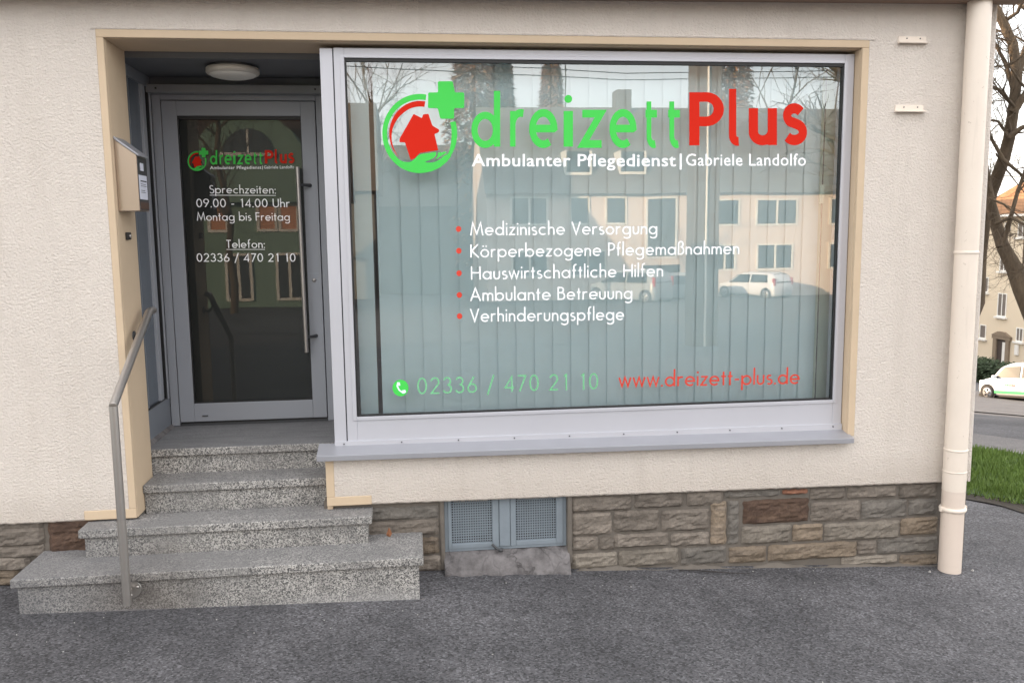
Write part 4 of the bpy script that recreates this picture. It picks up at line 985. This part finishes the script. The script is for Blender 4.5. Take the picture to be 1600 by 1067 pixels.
for i, (px, py) in enumerate(((1453, 889), (1520, 884))):
    p = onY(px, py, -.10); z = gz(p.x, p.y); s_ = .010
    o = MB().add([(p.x+a*s_, p.y+b*s_, z+c*s_) for a, b, c in ((1, 0, 0), (-.8, .5, 0), (-.3, -1, 0), (.5, .9, .1), (.1, 0, 1.3))], [(0, 3, 4), (3, 1, 4), (1, 2, 4), (2, 0, 4)]).build('pebble', M['litter'])
    tag(o, ['white pebble on the asphalt just left of the downpipe foot', 'white pebble on the dark asphalt right of the downpipe foot'][i], 'pebble')

# ------------------------------------------------------------------ trees
def limb(mb, pts, r0, r1, n=9):
    m = len(pts); mb.tube(pts, [r0+(r1-r0)*i/(m-1) for i in range(m)], n)
def twigs(mb, p, d, L, r, depth, rg, n=4):
    pts = [p]; q = Vector(p); dd = Vector(d).normalized()
    for i in range(4):
        dd = (dd+Vector((rg.gauss(0, .16), rg.gauss(0, .16), rg.gauss(.03, .14)))).normalized(); q = q+dd*L/4; pts.append(q.copy())
    mb.tube(pts, [r*(1-.17*i) for i in range(5)], n if r > .012 else 3, False)
    if depth > 0:
        for k in range(rg.choice((3, 4, 4))):
            i = rg.choice((1, 2, 3, 4)); b = (dd+Vector((rg.gauss(0, .7), rg.gauss(0, .7), rg.gauss(.1, .55)))).normalized()
            twigs(mb, pts[i], b, L*rg.uniform(.5, .8), r*.5, depth-1, rg, n)
# the bare tree right of the downpipe: limbs traced at their own distance
rg = random.Random(11)
TD = 16.0
base = at_t(1604, 700, TD); base.z = gz(base.x, base.y)-.1
TR = thing('bare_tree', 'large leafless tree with dark forked trunk right of the downpipe', 'tree', base)
def tp(x, y, dt=0): return at_t(x, y, TD+dt)
tk = MB()
main = [base+Vector((.25, -.1, 0)), tp(1640, 560), tp(1616, 495), tp(1597, 452), tp(1583, 415, .1), tp(1567, 385, .1), tp(1556, 350, .2), tp(1546, 310, .1), tp(1537, 255, 0), tp(1532, 200), tp(1527, 130)]
limb(tk, main[:6], .19, .10, 14); limb(tk, main[5:], .10, .04, 12)
t2 = [tp(1524, 470, .6), tp(1528, 400, .6), tp(1536, 345, .5), tp(1549, 300, .4), tp(1568, 250, .3), tp(1577, 215, .2), tp(1583, 175, .1), tp(1589, 120, 0), tp(1583, 70), tp(1567, 35), tp(1552, 5), tp(1545, -60)]
g0 = t2[0].copy(); g0.z = gz(g0.x, g0.y)-.1; g0 += Vector((-.55, .35, 0))
limb(tk, [g0]+t2[:4], .17, .10, 12); limb(tk, t2[3:], .10, .055, 12)
reparent(tk.build('trunk', M['bark']), TR)
lb = MB()
limbs = [([(1583, 175), (1600, 150), (1625, 110)], .10), ([(1589, 120), (1605, 70), (1612, 0)], .09), ([(1577, 215), (1596, 200), (1625, 190)], .07), ([(1567, 385), (1590, 300), (1604, 260), (1630, 230)], .05),
         ([(1568, 250), (1548, 215), (1540, 180), (1520, 150)], .045), ([(1583, 165), (1560, 140), (1535, 128), (1515, 120)], .045), ([(1585, 150), (1572, 100), (1555, 70), (1540, 20)], .05),
         ([(1556, 350), (1580, 340), (1602, 352), (1640, 380)], .04), ([(1549, 300), (1535, 250), (1520, 215)], .04), ([(1546, 310), (1570, 320), (1600, 345)], .03), ([(1597, 455), (1620, 430), (1650, 380)], .08),
         ([(1567, 35), (1590, 20), (1610, -30)], .05), ([(1577, 215), (1560, 190), (1530, 185), (1510, 160)], .035), ([(1537, 255), (1520, 235), (1500, 225)], .03), ([(1536, 345), (1524, 300), (1510, 240)], .05),
         ([(1568, 250), (1590, 268), (1625, 300)], .045), ([(1556, 240), (1570, 262), (1590, 288), (1604, 305)], .022)]
for pts, r in limbs:
    dt = rg.uniform(-.6, .6); P = [tp(x, y, dt*i/len(pts)) for i, (x, y) in enumerate(pts)]
    r *= .72; limb(lb, P, r, r*.45, 8)
    d = (P[-1]-P[-2]).normalized()
    for k in range(5):
        i = rg.randrange(1, len(P)); a = P[i-1].lerp(P[i], rg.random())
        twigs(lb, a, d+Vector((rg.gauss(0, .8), rg.gauss(0, .8), rg.gauss(.2, .5))), rg.uniform(.5, 1.3), r*.33, 3, rg)
    twigs(lb, P[-1], d, 1.0, r*.4, 3, rg)
for k in range(34):
    a = tp(rg.uniform(1515, 1610), rg.uniform(-20, 330), rg.uniform(-1, 1.5))
    twigs(lb, a, Vector((rg.gauss(0, 1), rg.gauss(0, 1), rg.gauss(.3, .6))), rg.uniform(.4, 1.0), rg.uniform(.006, .016), 3, rg)
reparent(lb.build('branches', M['bark'], fixn=False), TR)

def bare_tree(x, y, h, seed, label, r=.2, group=None, name='bare_tree', depth=3):
    z = gz(x, y)-.05; root = thing(name, label, 'tree', (x, y, z), group); rg = random.Random(seed); t_ = MB(); b_ = MB()
    pts = [Vector((x, y, z))]; q = pts[0].copy()
    for i in range(6): q = q+Vector((rg.gauss(0, .12), rg.gauss(0, .12), h/8)); pts.append(q.copy())
    limb(t_, pts, r, r*.55, 12); reparent(t_.build('trunk', M['bark']), root)
    for k in range(13):
        i = rg.choice((3, 4, 5, 6, 6)); a = rg.random()*2*PI
        twigs(b_, pts[i], Vector((math.cos(a)*.9, math.sin(a)*.9, rg.uniform(.4, 1.5))), h*rg.uniform(.2, .42), r*.38, depth, rg, 6)
    reparent(b_.build('branches', M['bark'], fixn=False), root); return root
def conifer(x, y, h, w_, seed, label, group):
    z = gz(x, y); root = thing('conifer', label, 'tree', (x, y, z), group); rg = random.Random(seed)
    t_ = MB(); t_.tube([(x, y, z), (x, y, z+h*.95)], [.25, .03], 8); reparent(t_.build('trunk', M['bark']), root)
    c_ = MB(); n_ = 15000
    for k in range(n_):
        u = rg.random()**.8; hz = .08+.92*u; rmax = w_*(1-hz)**.75*(.75+.35*noise.noise(Vector((hz*9, seed, 0))))+.05
        a = rg.random()*2*PI; rmax *= .8+.35*noise.noise(Vector((math.cos(a)*2, math.sin(a)*2, hz*8+seed))); rr = rmax*rg.random()**.45
        p = Vector((x+rr*math.cos(a), y+rr*math.sin(a), z+h*hz-.15*rr)); l = .25+.3*rg.random(); o = Vector((math.cos(a), math.sin(a), rg.gauss(-.15, .35)))*l; s_ = Vector((-math.sin(a), math.cos(a), rg.gauss(0, .3)))*.12
        c_.add([p-s_, p+s_, p+o], [(0, 1, 2)])
    reparent(c_.build('crown', M['conifer'], fixn=False), root)

# ------------------------------------------------------------------ apartment house down the side street
XF = 34.0
gw = gz(XF, 41)
AB = thing('apartment_house', 'cream three storey apartment house with hipped clay roof down the side street', 'building', (XF, 36, gw))
ze = 2.55
reparent(MB().box(XF, XF+11, 12, 43.9, gw-2, ze).build('wall', M['farwall']), AB)
reparent(MB().add([(XF-.5, 44.4, ze-.1), (XF-.5, 11.5, ze-.1), (XF+11.5, 11.5, ze-.1), (XF+11.5, 44.4, ze-.1), (XF+5.5, 38.4, ze+5.3), (XF+5.5, 17.5, ze+5.3)], [(0, 1, 5, 4), (1, 2, 5), (2, 3, 4, 5), (3, 0, 4), (0, 3, 2, 1)]).build('roof', M['rooforange']), AB)
reparent(MB().box(XF-.62, XF-.45, 11.4, 44.4, ze-.15, ze-.02).build('gutter', M['winwhite']), AB)
def fwin(root, x, y0, y1, z0, z1, m='brownglass', half=True, sill=True):
    f = MB()
    f.box(x-.03, x+.05, y0, y1, z0, z0+.06); f.box(x-.03, x+.05, y0, y1, z1-.06, z1)
    for yy in (y0, y1-.06)+(((y0+y1)/2-.03,) if half else ()): f.box(x-.0305, x+.05, yy, yy+.06, z0+.06, z1-.06)
    o = f.build('window', M['winwhite']); reparent(o, root)
    MB().box(x-.01, x+.03, y0+.03, y1-.03, z0+.03, z1-.03).build('pane', M[m], o)
    if sill: MB().box(x-.16, x, y0-.1, y1+.1, z0-.1, z0).build('sill', M['winwhite'], o)
def bywin(px0, py0, px1, py1, **k):
    a = onX((px0+px1)/2, py0, XF); b = onX((px0+px1)/2, py1, XF); y0 = onX(px1, (py0+py1)/2, XF).y; y1 = onX(px0, (py0+py1)/2, XF).y
    fwin(AB, XF, y0, y1, b.z, a.z, **k)
bywin(1559, 458, 1573, 495); bywin(1591, 346, 1606, 371); bywin(1563, 385, 1576, 424); bywin(1535, 433, 1545, 457, half=False); bywin(1531, 507, 1541, 529, half=False); bywin(1588, 512, 1599, 534)
for k in range(3): bywin(1570+k*4, 348, 1572+k*4, 361, half=False, sill=False)
y = 37.5
while y > 14:
    for z in (-.9, -3.6+.2, -6.0+.2): fwin(AB, XF, y, y+1.1, z+.1, z+1.5)
    y -= 3.4
a, b = onX(1553, 529, XF), onX(1577, 572, XF)
yl, yr = onX(1578, 550, XF).y, onX(1553, 550, XF).y; zt_ = onX(1565, 530, XF).z; zb_ = gz(XF, 41)
reparent(MB().box(XF-.12, XF+.02, yl, yl+.28, zb_-.2, zt_).box(XF-.12, XF+.02, yr-.28, yr, zb_-.2, zt_).box(XF-.13, XF+.02, yl-.1, yr+.1, zt_, zt_+.2).build('door_surround', M['stonetrim']), AB)
reparent(MB().add([(XF-.16, yl-.15, zt_+.2), (XF-.16, yr+.15, zt_+.2), (XF-.16, (yl+yr)/2+.25, zt_+.45), (XF-.16, (yl+yr)/2-.25, zt_+.45), (XF+.02, yl-.15, zt_+.2), (XF+.02, yr+.15, zt_+.2), (XF+.02, (yl+yr)/2+.25, zt_+.45), (XF+.02, (yl+yr)/2-.25, zt_+.45)],
         [(0, 1, 2, 3), (0, 4, 5, 1), (2, 6, 7, 3), (1, 5, 6, 2), (0, 3, 7, 4)]).build('pediment', M['stonetrim']), AB)
o = MB().box(XF-.02, XF+.01, yl+.28, yr-.28, zb_-.2, zt_).build('door', simple('dark_house_door', (.06, .045, .04), .5)); reparent(o, AB)
MB().box(XF-.04, XF-.02, yl+.38, yl+.62, zb_, zt_-.15).build('door_pane', M['winwhite'], o)
reparent(MB().box(XF-.10, XF-.002, yl-.75, yl-.45, zt_-.75, zt_-.15).build('wall_lamp', M['winwhite'], None, .03), AB)
a, b = onX(1519, 558, XF), onX(1528, 584, XF); reparent(MB().box(XF-.03, XF+.02, b.y, a.y+.6, b.z, a.z).build('cellar_door', M['darkgrey']), AB)
# sun streaks here come from the added, unseen shade houses further down
def bush(name, label, cat, c, r, n_, seed, m, flat=1):
    root = thing(name, label, cat, (c[0], c[1], c[2]-r[2])); rg = random.Random(seed); b_ = MB()
    for k in range(n_):
        while True:
            p = Vector([rg.uniform(-1, 1) for _ in range(3)])
            if (flat == 0 and True) or p.length < 1: break
        q = Vector((c[0]+p.x*r[0], c[1]+p.y*r[1], c[2]+p.z*r[2])); s_ = .05+.07*rg.random()
        a = Vector([rg.gauss(0, 1) for _ in range(3)]).normalized()*s_; b2 = a.orthogonal().normalized()*s_*.7
        b_.add([q-a, q+b2, q+a, q-b2], [(0, 1, 2, 3)])
    reparent(b_.build('foliage', M[m], fixn=False), root); root_b = MB().tube([(c[0], c[1], c[2]-r[2]-.1), (c[0], c[1], c[2])], [.06, .03], 6).build('stem', M['bark']); reparent(root_b, root)
    return root
h0 = at_t(1532, 590, 50); bush('hedge', 'low dark clipped hedge in front of the apartment house', 'hedge', (h0.x+.6, h0.y-.3, gz(h0.x, h0.y)+.5), (.7, 2.2, .65), 2600, 4, 'hedge', 0)
h1 = at_t(1540, 576, 51); bush('shrub', 'small rounded evergreen shrub left of the apartment house door', 'shrub', (h1.x, h1.y, h1.z), (.5, .5, .55), 900, 5, 'hedge')

# ------------------------------------------------------------------ cars
def car_body(profile, W_, tuck):
    """profile: list of (x, z_low, z_high) stations"""
    mb = MB(); v = []; rings = []
    for x, zl, zs, zh, wl, wt in profile:      # shoulder height zs, top zh, widths low/top
        hw = W_/2
        rings.append([(x, -hw*wl*.92, zl), (x, -hw*wl, zl+.12), (x, -hw*wl*1.0, (zl+zs)/2), (x, -hw*wl*.965, zs), (x, -hw*wt*1.0, zs+(zh-zs)*.86), (x, -hw*wt*.78, zh), (x, 0, zh+.015),
                      (x, hw*wt*.78, zh), (x, hw*wt*1.0, zs+(zh-zs)*.86), (x, hw*wl*.965, zs), (x, hw*wl*1.0, (zl+zs)/2), (x, hw*wl, zl+.12), (x, hw*wl*.92, zl)])
    n_ = len(rings[0])
    for r in rings: v += r
    f = [(i*n_+j, i*n_+(j+1) % n_, (i+1)*n_+(j+1) % n_, (i+1)*n_+j) for i in range(len(rings)-1) for j in range(n_)]
    f += [list(range(n_))[::-1], [(len(rings)-1)*n_+j for j in range(n_)]]
    mb.add(v, f, True); return mb
def make_car(name, label, loc, heading, L, W_, H, stripe=False, paint='car', group=None):
    """local +x is the nose"""
    root = thing(name, label, 'car', loc, group); root.rotation_euler = (0, 0, heading)
    h = L/2; zs = H*.60
    prof = [(-h, .30, .55*H, .60*H, .88, .80), (-h+.07, .22, .60*H, .80*H, .97, .82), (-h+.28, .20, zs+.03, .955*H, 1, .80), (-h+.75, .20, zs+.02, H, 1, .79), (-.35, .20, zs, H, 1, .79), (.25, .20, zs-.02, .985*H, 1, .79),
            (.62, .20, zs-.03, .90*H, 1, .82), (h-.82, .20, zs-.05, zs+.03, 1, .90), (h-.45, .20, zs-.12, zs-.05, .97, .86), (h-.12, .22, .45*H, .50*H, .88, .75), (h, .28, .36*H, .42*H, .75, .62)]
    body = car_body(prof, W_, 0).build('body', M[paint], root)
    hw = W_/2
    def side(pts, off, m, nm):   # side glass / stripes laid just proud of the flank
        for s_ in (-1, 1):
            mb = MB(); mb.add([(x, s_*(y+off), z) for x, y, z in pts]+[(x, s_*(y+off-.03), z) for x, y, z in pts], [list(range(len(pts))), list(range(len(pts), 2*len(pts)))[::-1]]+[(i, (i+1) % len(pts), (i+1) % len(pts)+len(pts), i+len(pts)) for i in range(len(pts))])
            mb.build(nm, M[m], root)
    yl, yt_ = hw*.965, hw*.80
    zt_ = zs+.86*(H-zs)
    side([(-h+.42, yl, zs+.06), (-.40, yl, zs+.03), (-.40, yt_+.012, zt_-.03), (-h+.55, yt_+.012, zt_-.03)], .012, 'carglass', 'rear_side_window')
    side([(-.30, yl, zs+.03), (h-.98, yl-.01, zs+.015), (.42, yt_+.014, zt_-.06), (-.30, yt_+.012, zt_-.03)], .012, 'carglass', 'front_side_window')
    MB().add([(.66, -hw*.70, .90*H+.004), (.66, hw*.70, .90*H+.004), (h-.84, hw*.84, zs+.055), (h-.84, -hw*.84, zs+.055)], [(0, 1, 2, 3)]).build('windscreen', M['carglass'], root)
    MB().add([(-h+.02, -hw*.66, .66*H), (-h+.02, hw*.66, .66*H), (-h+.26, hw*.60, .955*H), (-h+.26, -hw*.60, .955*H)], [(0, 1, 2, 3)]).box(-h-.012, -h+.03, -hw*.7, hw*.7, .62*H, .66*H).build('rear_window', M['carglass'], root)
    for s_ in (-1, 1):
        MB().box(-h-.01, -h+.14, s_*hw*.86-.06, s_*hw*.86+.075, .52*H, .80*H).build('tail_light', M['taillight'], root, .02)
        MB().box(h-.36, h-.1, s_*hw*.72-.1, s_*hw*.72+.10, .44*H, .52*H).build('headlight', M['winwhite'], root, .03)
        MB().box(h-1.05, h-.93, s_*(hw+.06)-.08, s_*(hw+.06)+.08, zs+.0, zs+.12).build('wing_mirror', M[paint], root, .03)
        MB().box(-.36, -.18, s_*(hw+.004)-.012, s_*(hw+.004)+.012, zs-.10, zs-.07).build('door_handle', M[paint], root, .005)
    if stripe: side([(-h+.98, hw, .30), (h-.92, hw, .30), (h-.92, hw, .40), (-h+.98, hw, .40)], .006, 'cargreen', 'door_stripe')
    rr = .205*H if H > 1.45 else .2*H; rr = max(rr, .28)
    for x in (-h+.52, h-.60):
        for s_ in (-1, 1):
            MB().lathe((x, s_*hw*.99, rr), [(rr*1.13, -.02), (rr*1.13, .012)], 28, 'y').build('wheel_arch', M['tyre'], root)
            wh = MB().lathe((x, s_*(hw-.09), rr), [(rr*.6, -.11), (rr*.95, -.10), (rr, -.06), (rr, .06), (rr*.95, .115), (rr*.66, .118)], 28, 'y').build('wheel', M['tyre'], root)
            MB().lathe((x, s_*(hw-.09), rr), [(0, -.122), (rr*.66, -.120), (rr*.66, .120), (0, .122)], 28, 'y').build('rim', M['rim'], wh)
            sp_ = MB()
            for q in range(5):
                a = q*2*PI/5; sp_.tube([(x+rr*.2*math.cos(a+.5), s_*(hw+.035), rr+rr*.2*math.sin(a+.5)), (x+rr*.5*math.cos(a+.5), s_*(hw+.035), rr+rr*.5*math.sin(a+.5))], rr*.11, 6)
            sp_.build('rim_hole', M['darkgrey'], wh)
    MB().box(-h+.1, h-.1, -hw*.9, hw*.9, .14, .24).build('underbody', M['black'], root)
    return root
cp_ = at_t(1577, 622, 38.6)
CARH = math.radians(90+4+8)
car = make_car('parked_car', 'small white hatchback with green door stripe parked in the side street', (cp_.x+.62, cp_.y-.3, gz(cp_.x, cp_.y)+.03), CARH, 3.54, 1.64, 1.49, True)
car.rotation_euler = (0, math.radians(7.3), CARH)
# lettering patch on its door (illegible at this size in the photograph): a few green and red strokes
mb = MB()
for k, (x, m) in enumerate(((.28, 'cargreen'), (.20, 'cargreen'), (.12, 'cargreen'), (.04, 'cargreen'), (-.04, 'redtext'), (-.11, 'redtext'))):
    MB().box(x, x+.05, .826, .829, .60, .66).build('door_print', M[m], car)

# ------------------------------------------------------------------ across the street (seen mirrored in the glass)
def ywin(root, x0, x1, z0, z1, y, m='winglass', mid=True):     # window on a wall facing +y
    f = MB(); t_ = .09
    f.box(x0-.12, x0, y-.03, y+.05, z0-.1, z1+.1); f.box(x1, x1+.12, y-.03, y+.05, z0-.1, z1+.1); f.box(x0, x1, y-.03, y+.0495, z0-.12, z0); f.box(x0, x1, y-.03, y+.0495, z1, z1+.1)
    if mid: f.box((x0+x1)/2-.06, (x0+x1)/2+.06, y-.03, y+.049, z0, z1)
    o = f.build('window', M['winwhite']); reparent(o, root)
    MB().box(x0, x1, y-.04, y+.02, z0, z1).build('pane', M[m], o)
HW = thing('white_apartment_block', 'long white apartment block with grey roof across the street, mirrored in the shop window', 'building', (15, -50, -2.5))
reparent(MB().box(4.4, 38, -57, -45, -4.5, 4.15).build('wall', M['farwhite']), HW)
reparent(MB().prismx([(-57, 4.15), (-45, 4.15), (-51, 9.5)], 4.4, 4.6).build('gable', M['farwhite']), HW)
reparent(MB().add([(4.3, -44.5, 4.05), (38, -44.5, 4.05), (38, -57.5, 4.05), (4.3, -57.5, 4.05), (4.3, -51, 9.85), (38, -51, 9.85), (4.6, -44.6, 3.9), (38, -44.6, 3.9)], [(0, 1, 5, 4), (2, 3, 4, 5)]).build('roof', M['roofgrey']), HW)
for x0, x1, z0, z1, mid in ((5.9, 7.9, 2.35, 3.8, 1), (9.4, 10.4, 2.35, 3.8, 0), (11.55, 12.6, 2.35, 3.8, 0), (14.0, 15.7, .3, 3.75, 0), (18.2, 19.6, 2.2, 3.6, 0), (20.8, 23.2, 2.2, 3.6, 1), (5.9, 7.9, -.7, .7, 1), (9.4, 11.4, -.7, .7, 1), (18.2, 19.4, -.5, .9, 1), (20.9, 23, -.5, .9, 1), (25.5, 27.5, 2.2, 3.6, 1), (25.5, 27.5, -.5, .9, 1)):
    ywin(HW, x0, x1, z0, z1, -44.97, mid=bool(mid))
reparent(MB().box(13.7, 16.0, -45.2, -44.9, -2.8, -.2).build('entrance', M['winglass']), HW)
for x in (9.3, 12.6): 
    o = MB().box(x, x+1.4, -47.3, -45.85, 5.35, 6.55).build('roof_window', M['winglass']); reparent(o, HW)
    MB().box(x-.1, x+1.5, -46.6, -45.75, 5.2, 5.35).box(x-.12, x, -47.3, -45.8, 5.35, 6.6).box(x+1.4, x+1.52, -47.3, -45.8, 5.35, 6.6).build('flashing', M['winwhite'], o)
reparent(MB().box(13.4, 14.4, -51.6, -50.4, 9.2, 10.9).build('chimney', M['roofgrey']), HW)
HB = thing('grey_house', 'dark roofed grey house left of the white block across the street', 'building', (-6, -48, -2.3))
reparent(MB().box(-13, -2.25, -58, -50, -4.5, 4.5).build('wall', M['slate']), HB)
reparent(MB().box(-13.3, -1.95, -58.3, -49.4, 4.5, 9.85).build('roof', M['roofgrey']), HB)
reparent(MB().tube([(10.2, -51, 9.5), (10.2, -51, 13)], .05, 6).build('antenna', M['darkgrey']), HW)
HD = thing('rear_house', 'low dark roofed house in the gap across the street', 'building', (.8, -62, -3))
reparent(MB().box(-3, 6.4, -70, -62, -5, 4).build('wall', M['slate']), HD)
reparent(MB().add([(-3.4, -61.6, 3.9), (6.6, -61.6, 3.9), (6.6, -70.4, 3.9), (-3.4, -70.4, 3.9), (-3.4, -66, 9), (6.6, -66, 9)], [(0, 1, 5, 4), (2, 3, 4, 5), (1, 2, 5), (3, 0, 4)]).build('roof', M['roofgrey']), HD)
MH = thing('mint_house', 'mint green gabled house with arched attic window across the street, mirrored in the door', 'building', (-7, -32, -2))
reparent(MB().box(-14, -3.2, -40, -30.6, -3.5, 3.6).build('wall', M['mint']), MH)
reparent(MB().add([(-14.4, -30.2, 3.4), (-2.8, -30.2, 3.4), (-2.8, -35.3, 9.6), (-14.4, -35.3, 9.6), (-2.8, -40.4, 3.4), (-14.4, -40.4, 3.4)], [(0, 1, 2, 3), (3, 2, 4, 5), (0, 3, 5), (1, 4, 2)]).build('roof', simple('dark_brown_tiles', (.06, .035, .028), .8, var=.4, vs_=3)), MH)
gp = [(-8.9, 3.2), (-4.1, 3.2), (-4.1, 3.7)]+[(-6.5+2.4*math.cos(math.radians(a)), 4.2+2.7*math.sin(math.radians(a))) for a in range(0, 181, 15)]+[(-8.9, 3.7)]
reparent(MB().prism(gp, -30.0, -31.5).build('curved_gable', M['mint']), MH)
ap = [(-7.5, 5.2)]+[(-6.5-math.cos(math.radians(a)), 5.2+.95*math.sin(math.radians(a))) for a in range(0, 181, 15)]
o = MB().prism(ap[1:], -29.98, -29.94).build('arched_window', M['winglass']); reparent(o, MH)
MB().box(-7.6, -5.4, -29.97, -29.85, 5.05, 5.2).box(-6.54, -6.46, -29.94, -29.90, 5.2, 6.1).build('arched_window_sill', M['winwhite'], o)
for x in (-8.3, -6.3, -5.4): 
    ywin(MH, x, x+.62, 2.1, 3.05, -30.57, 'sunsetglow', False)
ywin(MH, -7.7, -6.8, -.8, 1.0, -30.57, 'winglass'); ywin(MH, -5.6, -4.7, -.8, 1.0, -30.57, 'winglass')
for i, (x, y, h, w_) in enumerate([(5.2, -64, 27, 5.2), (7.6, -66, 24, 3.6), (11.1, -62, 21.5, 2.8), (17.6, -66, 14.6, 2.0), (24.6, -60, 27, 5.0), (13.3, -65, 14.6, 2.2)]):
    conifer(x, y, h, w_, 30+i, ['tall sunlit conifer behind the left gable of the white block', 'broad sunlit conifer, second from the left behind the white roof', 'slim sunlit conifer, third from the left behind the white roof',
        'small pointed conifer beside the chimney of the white block', 'wide conifer behind the right end of the white block', 'short conifer between the slim one and the chimney'][i], 'conifers behind the white block')
bare_tree(-2.6, -58, 17, 51, 'bare tree above the dark roof at the left edge of the mirrored view', .2, None)
bare_tree(15.9, -24, 11, 52, 'big bare tree in front of the right end of the white block', .34)
bare_tree(-6.2, -24, 8.5, 54, 'bare tree in front of the mint green gabled house', .14)
bare_tree(27, -42, 14, 53, 'bare tree at the far right end of the white block', .25)
# pole, wires
def refl(x, y, Yf): p = onY(x, y, .168-Yf); return Vector((p.x, Yf, p.z))
pp = refl(1097, 500, -12)
pl_ = thing('street_pole', 'broad grey square mast beside the street, mirrored right of centre in the window', 'pole', (pp.x, -12, gz(pp.x, -12)))
reparent(MB().box(pp.x-.27, pp.x+.27, -12.3, -11.8, gz(pp.x, -12)-.2, 9).build('mast', M['wood'], None, .03), pl_)
reparent(MB().tube([(pp.x-.02, -11.77, gz(pp.x, -12)), (pp.x-.02, -11.77, 9)], .025, 8).build('highlight_line', M['white']), pl_)  # pale tube standing in for the highlight line down the mast
for i, (za, zb) in enumerate(((9.3, 8.9), (9.75, 9.2))):
    mb = MB(); mb.tube([(-30, -33, za+.9), (-8, -34, za), (10, -35, zb-.1), (40, -36, zb+.7)], .022, 5)
    tag(mb.build('overhead_wire', M['black']), ['lower thin overhead wire across the street', 'upper thin overhead wire across the street'][i], 'wire')
def rcar(px, py, Yf, label, head, paint='car', L=4.4, H=1.6):
    p = refl(px, py, Yf); c = make_car('street_car', label, (p.x, Yf, gz(p.x, Yf)), head, L, 1.85, H, paint=paint); return c
gg = rcar(1178, 470, -42.6, 'white estate car parked before the white block, mirrored under the right windows', PI+1.05, 'car', 4.0, 1.5)
M['cargrey'] = simple('grey_car_paint', (.32, .34, .36), .3)
rcar(985, 470, -39, 'grey car parked before the entrance of the white block', PI+.9, 'cargrey', 4.3, 1.75)
rcar(1050, 470, -40, 'silver car parked beside the grey one across the street', PI+.6, 'cargrey', 4.1, 1.5)
sheet2 = MB(); 
v = []; xs = [-60, -40, -20, -10, -4, 0, 4, 8, 14, 20, 30, 45, 70]; ys = [-29, -25, -20, -16, -13]
for y in ys:
    for x in xs: v.append((x, y, gz(x, y)+.006))
sheet2.add(v, [(j*13+i, j*13+i+1, (j+1)*13+i+1, (j+1)*13+i) for j in range(4) for i in range(12)])
tag(sheet2.build('street', M['road']), kind='structure')

for i, (ya, yb2, xa) in enumerate(((44, 53.2, 9), (54.6, 66, 7))):  # unseen houses added to throw broken shade on the apartment facade
    z = gz(14, ya); NH = thing('shade_house', ['unseen cream house added to shade the apartment facade', 'second unseen cream house added for shade, set apart to leave a sun streak'][i], 'building', (14, ya, z))
    reparent(MB().box(xa, 21, ya, yb2, z-2, 6.2).build('wall', M['farwall']), NH)
    reparent(MB().add([(xa-.4, ya-.3, 6.1), (21.4, ya-.3, 6.1), (21.4, yb2+.3, 6.1), (xa-.4, yb2+.3, 6.1), (xa+6, ya+3, 9), (15, ya+3, 9), (15, yb2-3, 9), (xa+6, yb2-3, 9)], [(0, 1, 5, 4), (1, 2, 6, 5), (2, 3, 7, 6), (3, 0, 4, 7), (4, 5, 6, 7)]).build('roof', M['rooforange']), NH)
    for q in range(4):
        for zz in (-4.5, -1.5, 1.5, 4.2): fwin(NH, 21.06, ya+1+q*2.1, ya+2+q*2.1, zz, zz+1.4)
